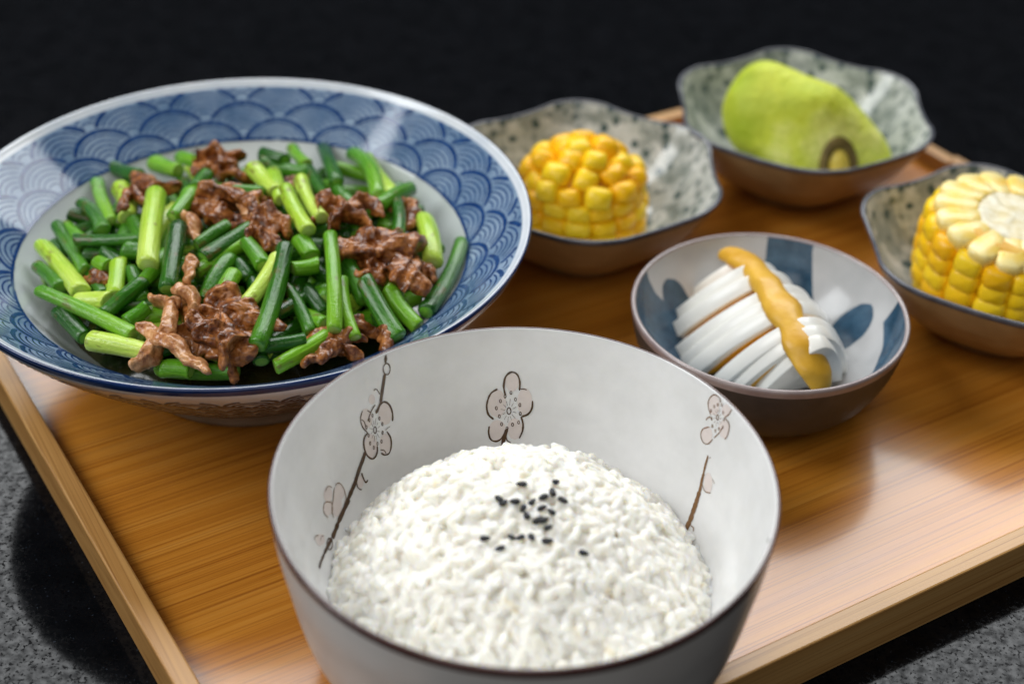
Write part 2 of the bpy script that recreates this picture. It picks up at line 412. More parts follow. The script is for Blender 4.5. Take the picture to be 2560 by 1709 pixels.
me = lathe('bowl_body', prof, [M['blue_white'], M['well'], M['navy'], M['band'], M['foot']], 256, fm_big); newobj('bowl_body', me, bowl)
N1 = 19; SW = .0258
def surf_in(u, v):
    a = 2*PI*u/N1; s = v*SW; f = s/.02318
    r = .0723+.0187*f; z = .0417+.0137*f
    sl = Vector((.0187, .0137)).normalized()
    nn = Vector((-sl.y*math.sin(a), -sl.y*math.cos(a), sl.x))
    return Vector((r*math.sin(a), r*math.cos(a), z)), nn
lines = waves(N1, 4, .27, .80, (.52,.445,.37,.295,.22,.145), (.0019,.00072), 0.0, -.22)
newobj('wave_print', ribbon_mesh('wave_print', lines, surf_in, M['ink']), bowl)
ring = [(.0013, [(N1*i/200, .0) for i in range(201)])]
newobj('ring_line', ribbon_mesh('ring_line', ring, surf_in, M['ink'], .00012), bowl)
oc = outer
acc = [0]
for a, b in zip(oc, oc[1:]): acc.append(acc[-1]+math.dist(a, b))
N2 = 34; SW2 = .0150
def surf_out(u, v):
    a = 2*PI*u/N2; s = acc[-1] - v*SW2 - .002
    s = min(max(s, 0), acc[-1]-1e-6); i = max(k for k in range(len(acc)) if acc[k] <= s); i = min(i, len(oc)-2)
    f = (s-acc[i])/(acc[i+1]-acc[i]); r = oc[i][0]+(oc[i+1][0]-oc[i][0])*f; z = oc[i][1]+(oc[i+1][1]-oc[i][1])*f
    d = Vector((oc[i+1][0]-oc[i][0], oc[i+1][1]-oc[i][1])).normalized(); n2 = Vector((-d.y, d.x))
    if n2.x < 0: n2 = -n2
    return Vector((r*math.sin(a), r*math.cos(a), z)), Vector((n2.x*math.sin(a), n2.x*math.cos(a), n2.y))
lines = waves(N2, 12, .36, (acc[-1]-.0085)/SW2, (.52,.38,.24), (.0014,.0010))
newobj('outer_wave_print', ribbon_mesh('outer_wave_print', lines, surf_out, M['outer_ink'], .00015), bowl)

# ------------------------------------------------------------------ tables measured on the bowls (millimetres from each bowl's centre)
STEMS=[[-59.7, -30.4, 44.6, -20.9, -57.0, 46.6, 'M'], [-36.3, -55.2, 43.9, -16.4, -61.6, 44.6, 'L'], [-64.4, -4.2, 43.4, -43.8, -34.1, 46.1, 'L'], [-63.1, 9.0, 42.6, -45.3, -22.8, 46.4, 'D'], [-52.3, -7.9, 47.9, -27.9, -12.7, 52.6, 'D'], [-62.9, -15.1, 42.3, -51.4, -29.2, 44.1, 'D'], [-57.7, 20.0, 44.5, -44.0, -4.1, 49.0, 'D'], [-59.5, 45.5, 39.7, -40.9, -2.4, 49.7, 'M'], [-46.7, 29.4, 45.2, -38.2, 3.8, 49.2, 'L'], [-57.9, 54.8, 39.7, -41.4, 36.0, 46.3, 'D'], [-29.5, 12.0, 54.4, -23.5, -29.6, 53.4, 'L'], [-17.9, -9.8, 55.9, -15.4, -40.4, 52.2, 'D'], [-35.1, -20.8, 48.8, -32.8, -36.8, 46.8, 'L'], [-24.6, -32.6, 49.8, -34.1, -44.8, 45.9, 'D'], [-19.6, -20.0, 52.0, -25.1, -33.5, 49.5, 'M'], [-21.2, -4.3, 54.8, -18.1, 12.1, 54.8, 'M'], [-26.9, -48.0, 45.3, -21.4, -42.5, 47.2, 'M'], [-11.3, -17.3, 52.9, -3.1, -5.6, 53.9, 'D'], [-7.9, -24.4, 53.3, 4.9, -7.9, 54.8, 'D'], [-9.3, -29.0, 50.6, 3.0, -14.5, 52.4, 'M'], [3.7, -15.6, 54.3, 11.1, -27.3, 52.8, 'M'], [-0.0, -45.5, 47.7, 2.5, -28.1, 51.0, 'M'], [5.8, -48.3, 50.0, 15.3, -23.6, 54.0, 'L'], [-4.9, -40.2, 47.8, -0.2, -19.9, 51.0, 'D'], [16.9, -16.4, 56.6, 13.8, -64.2, 47.0, 'D'], [20.3, -11.3, 52.6, 24.6, -19.3, 51.5, 'M'], [19.4, -26.7, 52.2, 27.4, -23.3, 51.7, 'M'], [28.9, -8.0, 55.7, 35.5, -54.8, 47.1, 'M'], [34.6, -28.4, 49.9, 41.1, -50.6, 44.2, 'M'], [32.3, -10.4, 50.1, 42.6, -33.3, 45.5, 'D'], [41.7, -28.8, 50.4, 53.8, -49.0, 43.5, 'D'], [48.7, -26.8, 46.1, 58.9, -39.9, 41.1, 'M'], [60.6, -35.0, 42.5, 70.2, 7.9, 42.3, 'D'], [56.7, 14.1, 46.3, 61.4, -11.1, 45.1, 'L'], [51.8, 32.7, 46.4, 42.0, 12.1, 51.1, 'M'], [47.4, 20.3, 49.2, 49.9, -4.3, 49.6, 'D'], [27.1, 65.9, 42.1, 42.5, 17.4, 49.6, 'M'], [33.3, 58.7, 42.4, 46.5, 25.0, 46.9, 'L'], [15.9, 73.7, 39.7, 28.1, 25.1, 50.4, 'D'], [7.6, 58.0, 46.3, 15.4, 40.9, 50.1, 'M'], [11.9, 49.4, 47.4, 28.6, 4.8, 51.9, 'D'], [16.0, 22.0, 55.1, 25.9, -2.3, 55.3, 'L'], [12.4, 12.6, 57.2, 23.0, -11.8, 56.3, 'L'], [-0.9, 28.5, 54.9, 9.4, 10.9, 56.5, 'L'], [5.7, 27.7, 54.0, 11.7, 7.2, 55.5, 'L'], [-1.0, 44.7, 47.9, 15.7, 38.5, 48.6, 'D'], [-10.3, 12.2, 55.4, 5.7, 9.8, 55.7, 'D'], [-15.8, 26.1, 53.6, -17.3, 15.1, 54.7, 'D'], [-30.7, 52.4, 44.6, -19.5, 39.8, 49.0, 'M'], [-40.0, 51.5, 42.2, -28.3, 38.2, 47.2, 'M'], [30.5, 17.1, 51.9, 39.6, 7.0, 50.9, 'D'], [13.4, -58.0, 45.9, 27.1, -54.0, 45.7, 'D'], [18.9, -63.0, 42.0, 33.2, -49.5, 43.9, 'M'], [18.0, -31.1, 48.7, 27.6, -48.8, 44.0, 'D'], [-41.9, -19.4, 47.6, -37.7, -22.9, 48.0, 'M'], [-33.7, -15.7, 49.5, -25.7, -17.6, 50.5, 'D'], [-44.8, -36.5, 44.5, -34.1, -38.8, 46.2, 'L'], [-49.2, -38.9, 42.0, -39.0, -51.0, 41.5, 'D'], [-1.9, 50.6, 47.5, 7.6, 43.1, 49.1, 'D'], [-13.1, -64.1, 41.1, -4.8, -64.8, 41.2, 'M'], [-60.6, 9.8, 41.4, -49.2, -5.4, 44.8, 'M'], [1.8, -20.6, 49.9, 7.0, -28.3, 48.8, 'D'], [10.0, -26.8, 47.9, 17.2, -40.8, 45.0, 'D'], [23.5, -28.7, 46.5, 30.6, -38.4, 43.8, 'D'], [8.1, -49.5, 44.6, 14.6, -59.8, 41.3, 'D'], [45.3, -34.6, 41.7, 51.3, -43.4, 38.5, 'D'], [-11.6, 4.8, 49.6, -2.7, -5.7, 49.9, 'D'], [-17.8, -20.4, 49.1, -10.2, -32.7, 48.0, 'D'], [-37.8, 7.1, 47.2, -29.6, -10.2, 48.5, 'D'], [38.4, 18.4, 46.4, 47.2, 7.2, 45.2, 'M'], [22.1, -16.6, 48.1, 30.9, -23.1, 46.2, 'D'], [9.5, 14.8, 49.2, 19.0, -3.1, 49.1, 'D'], [-31.0, -23.1, 47.2, -24.0, -37.5, 46.0, 'D'], [24.2, 34.4, 46.5, 31.9, 18.9, 47.5, 'D'], [-9.7, 33.3, 45.9, 0.7, 15.6, 48.4, 'D'], [-26.7, 35.7, 43.9, -18.1, 15.9, 47.5, 'D'], [47.7, 0.9, 44.2, 57.2, -14.2, 41.2, 'D'], [-46.0, -18.7, 43.7, -37.3, -32.7, 43.7, 'D'], [7.4, -27.0, 48.0, 11.6, -37.9, 46.0, 'D']]
MEAT=[[-22.6, -53.5, 49.4, -8.8, -63.1, 47.6, 3.0, -71.0, 45.1, 9.0, 'T'], [-21.2, -68.7, 43.8, -14.4, -60.6, 47.1, -12.7, -44.8, 51.5, 9.0, 'T'], [-8.7, -38.5, 52.0, -0.6, -48.7, 50.0, 9.9, -59.0, 46.9, 19.0, 'B'], [-8.2, -50.0, 47.5, 1.7, -56.1, 46.0, 5.7, -66.3, 42.7, 17.0, 'B'], [-10.2, -25.5, 55.1, -10.1, -32.3, 54.1, -9.8, -38.8, 52.9, 6.0, 'T'], [-17.5, 9.0, 55.0, -5.1, 2.8, 55.9, 7.2, -4.3, 55.8, 15.0, 'B'], [0.6, 2.0, 55.0, 8.6, -5.0, 54.7, 15.5, -15.8, 53.7, 13.0, 'B'], [-20.9, 32.2, 51.2, -13.0, 37.7, 50.9, -1.5, 27.3, 53.1, 14.0, 'B'], [-45.1, 38.7, 45.0, -31.3, 25.3, 49.9, -20.2, 28.5, 50.9, 11.0, 'B'], [-43.6, 27.3, 48.2, -35.3, 11.0, 51.5, -30.0, 6.9, 52.6, 8.0, 'B'], [25.8, -5.8, 54.2, 32.3, 4.0, 53.3, 41.3, -3.3, 51.6, 15.0, 'B'], [35.1, -9.4, 53.6, 43.6, -13.5, 51.7, 55.8, -13.1, 48.6, 17.0, 'B'], [41.3, -18.2, 49.8, 48.2, -20.1, 48.0, 55.0, -21.6, 46.1, 15.0, 'B'], [27.6, -61.6, 42.4, 34.5, -55.0, 43.2, 43.0, -51.5, 42.5, 12.0, 'B'], [42.8, -42.4, 44.7, 45.7, -45.8, 43.3, 48.8, -51.5, 41.2, 10.0, 'B'], [6.7, -11.0, 53.6, 11.3, -15.0, 53.1, 15.6, -16.6, 52.7, 11.0, 'B'], [6.5, 26.6, 52.1, 10.6, 23.7, 52.3, 15.7, 23.0, 52.0, 7.0, 'B'], [44.2, 18.6, 48.1, 50.6, 18.8, 46.6, 55.7, -1.6, 46.1, 10.0, 'B'], [-46.5, -22.0, 44.2, -40.8, -25.4, 45.1, -36.7, -28.2, 45.5, 9.0, 'B'], [55.5, -9.9, 44.9, 58.6, -15.3, 43.6, 59.8, -23.3, 42.5, 8.0, 'B'], [-19.0, 1.3, 53.1, -14.6, -6.7, 53.3, -10.2, -16.2, 53.1, 9.0, 'T'], [-20.9, -40.4, 49.7, -15.6, -44.2, 49.4, -10.4, -44.4, 49.7, 9.0, 'T'], [46.8, -18.1, 51.6, 49.2, -15.0, 51.2, 52.8, -18.0, 50.1, 7.0, 'T'], [6.1, -5.9, 56.8, 0.8, 1.4, 57.0, -2.2, 6.8, 56.9, 7.0, 'T'], [-12.6, -37.8, 52.9, -7.5, -44.9, 51.7, -4.9, -53.0, 49.8, 10.0, 'T']]
SESAME=[[-0.3, 6.0, 51.6], [7.2, 7.6, 51.2], [6.6, 3.7, 51.5], [4.9, 1.7, 51.6], [2.6, 0.2, 51.7], [9.5, 1.1, 51.3], [4.9, -2.1, 51.6], [6.6, -3.2, 51.5], [5.4, -5.8, 51.5], [4.3, -5.3, 51.5], [5.9, -8.3, 51.3], [1.2, -3.3, 51.7], [0.2, -1.5, 51.7], [2.7, -11.5, 51.1], [-0.5, -11.2, 51.1], [5.8, -13.4, 50.6], [14.3, -13.4, 49.3], [-5.9, 1.7, 51.6], [-4.7, 0.3, 51.6], [-2.2, 0.7, 51.7], [-9.4, -11.0, 50.6], [-4.8, -14.1, 50.5], [-2.6, -11.0, 51.1]]
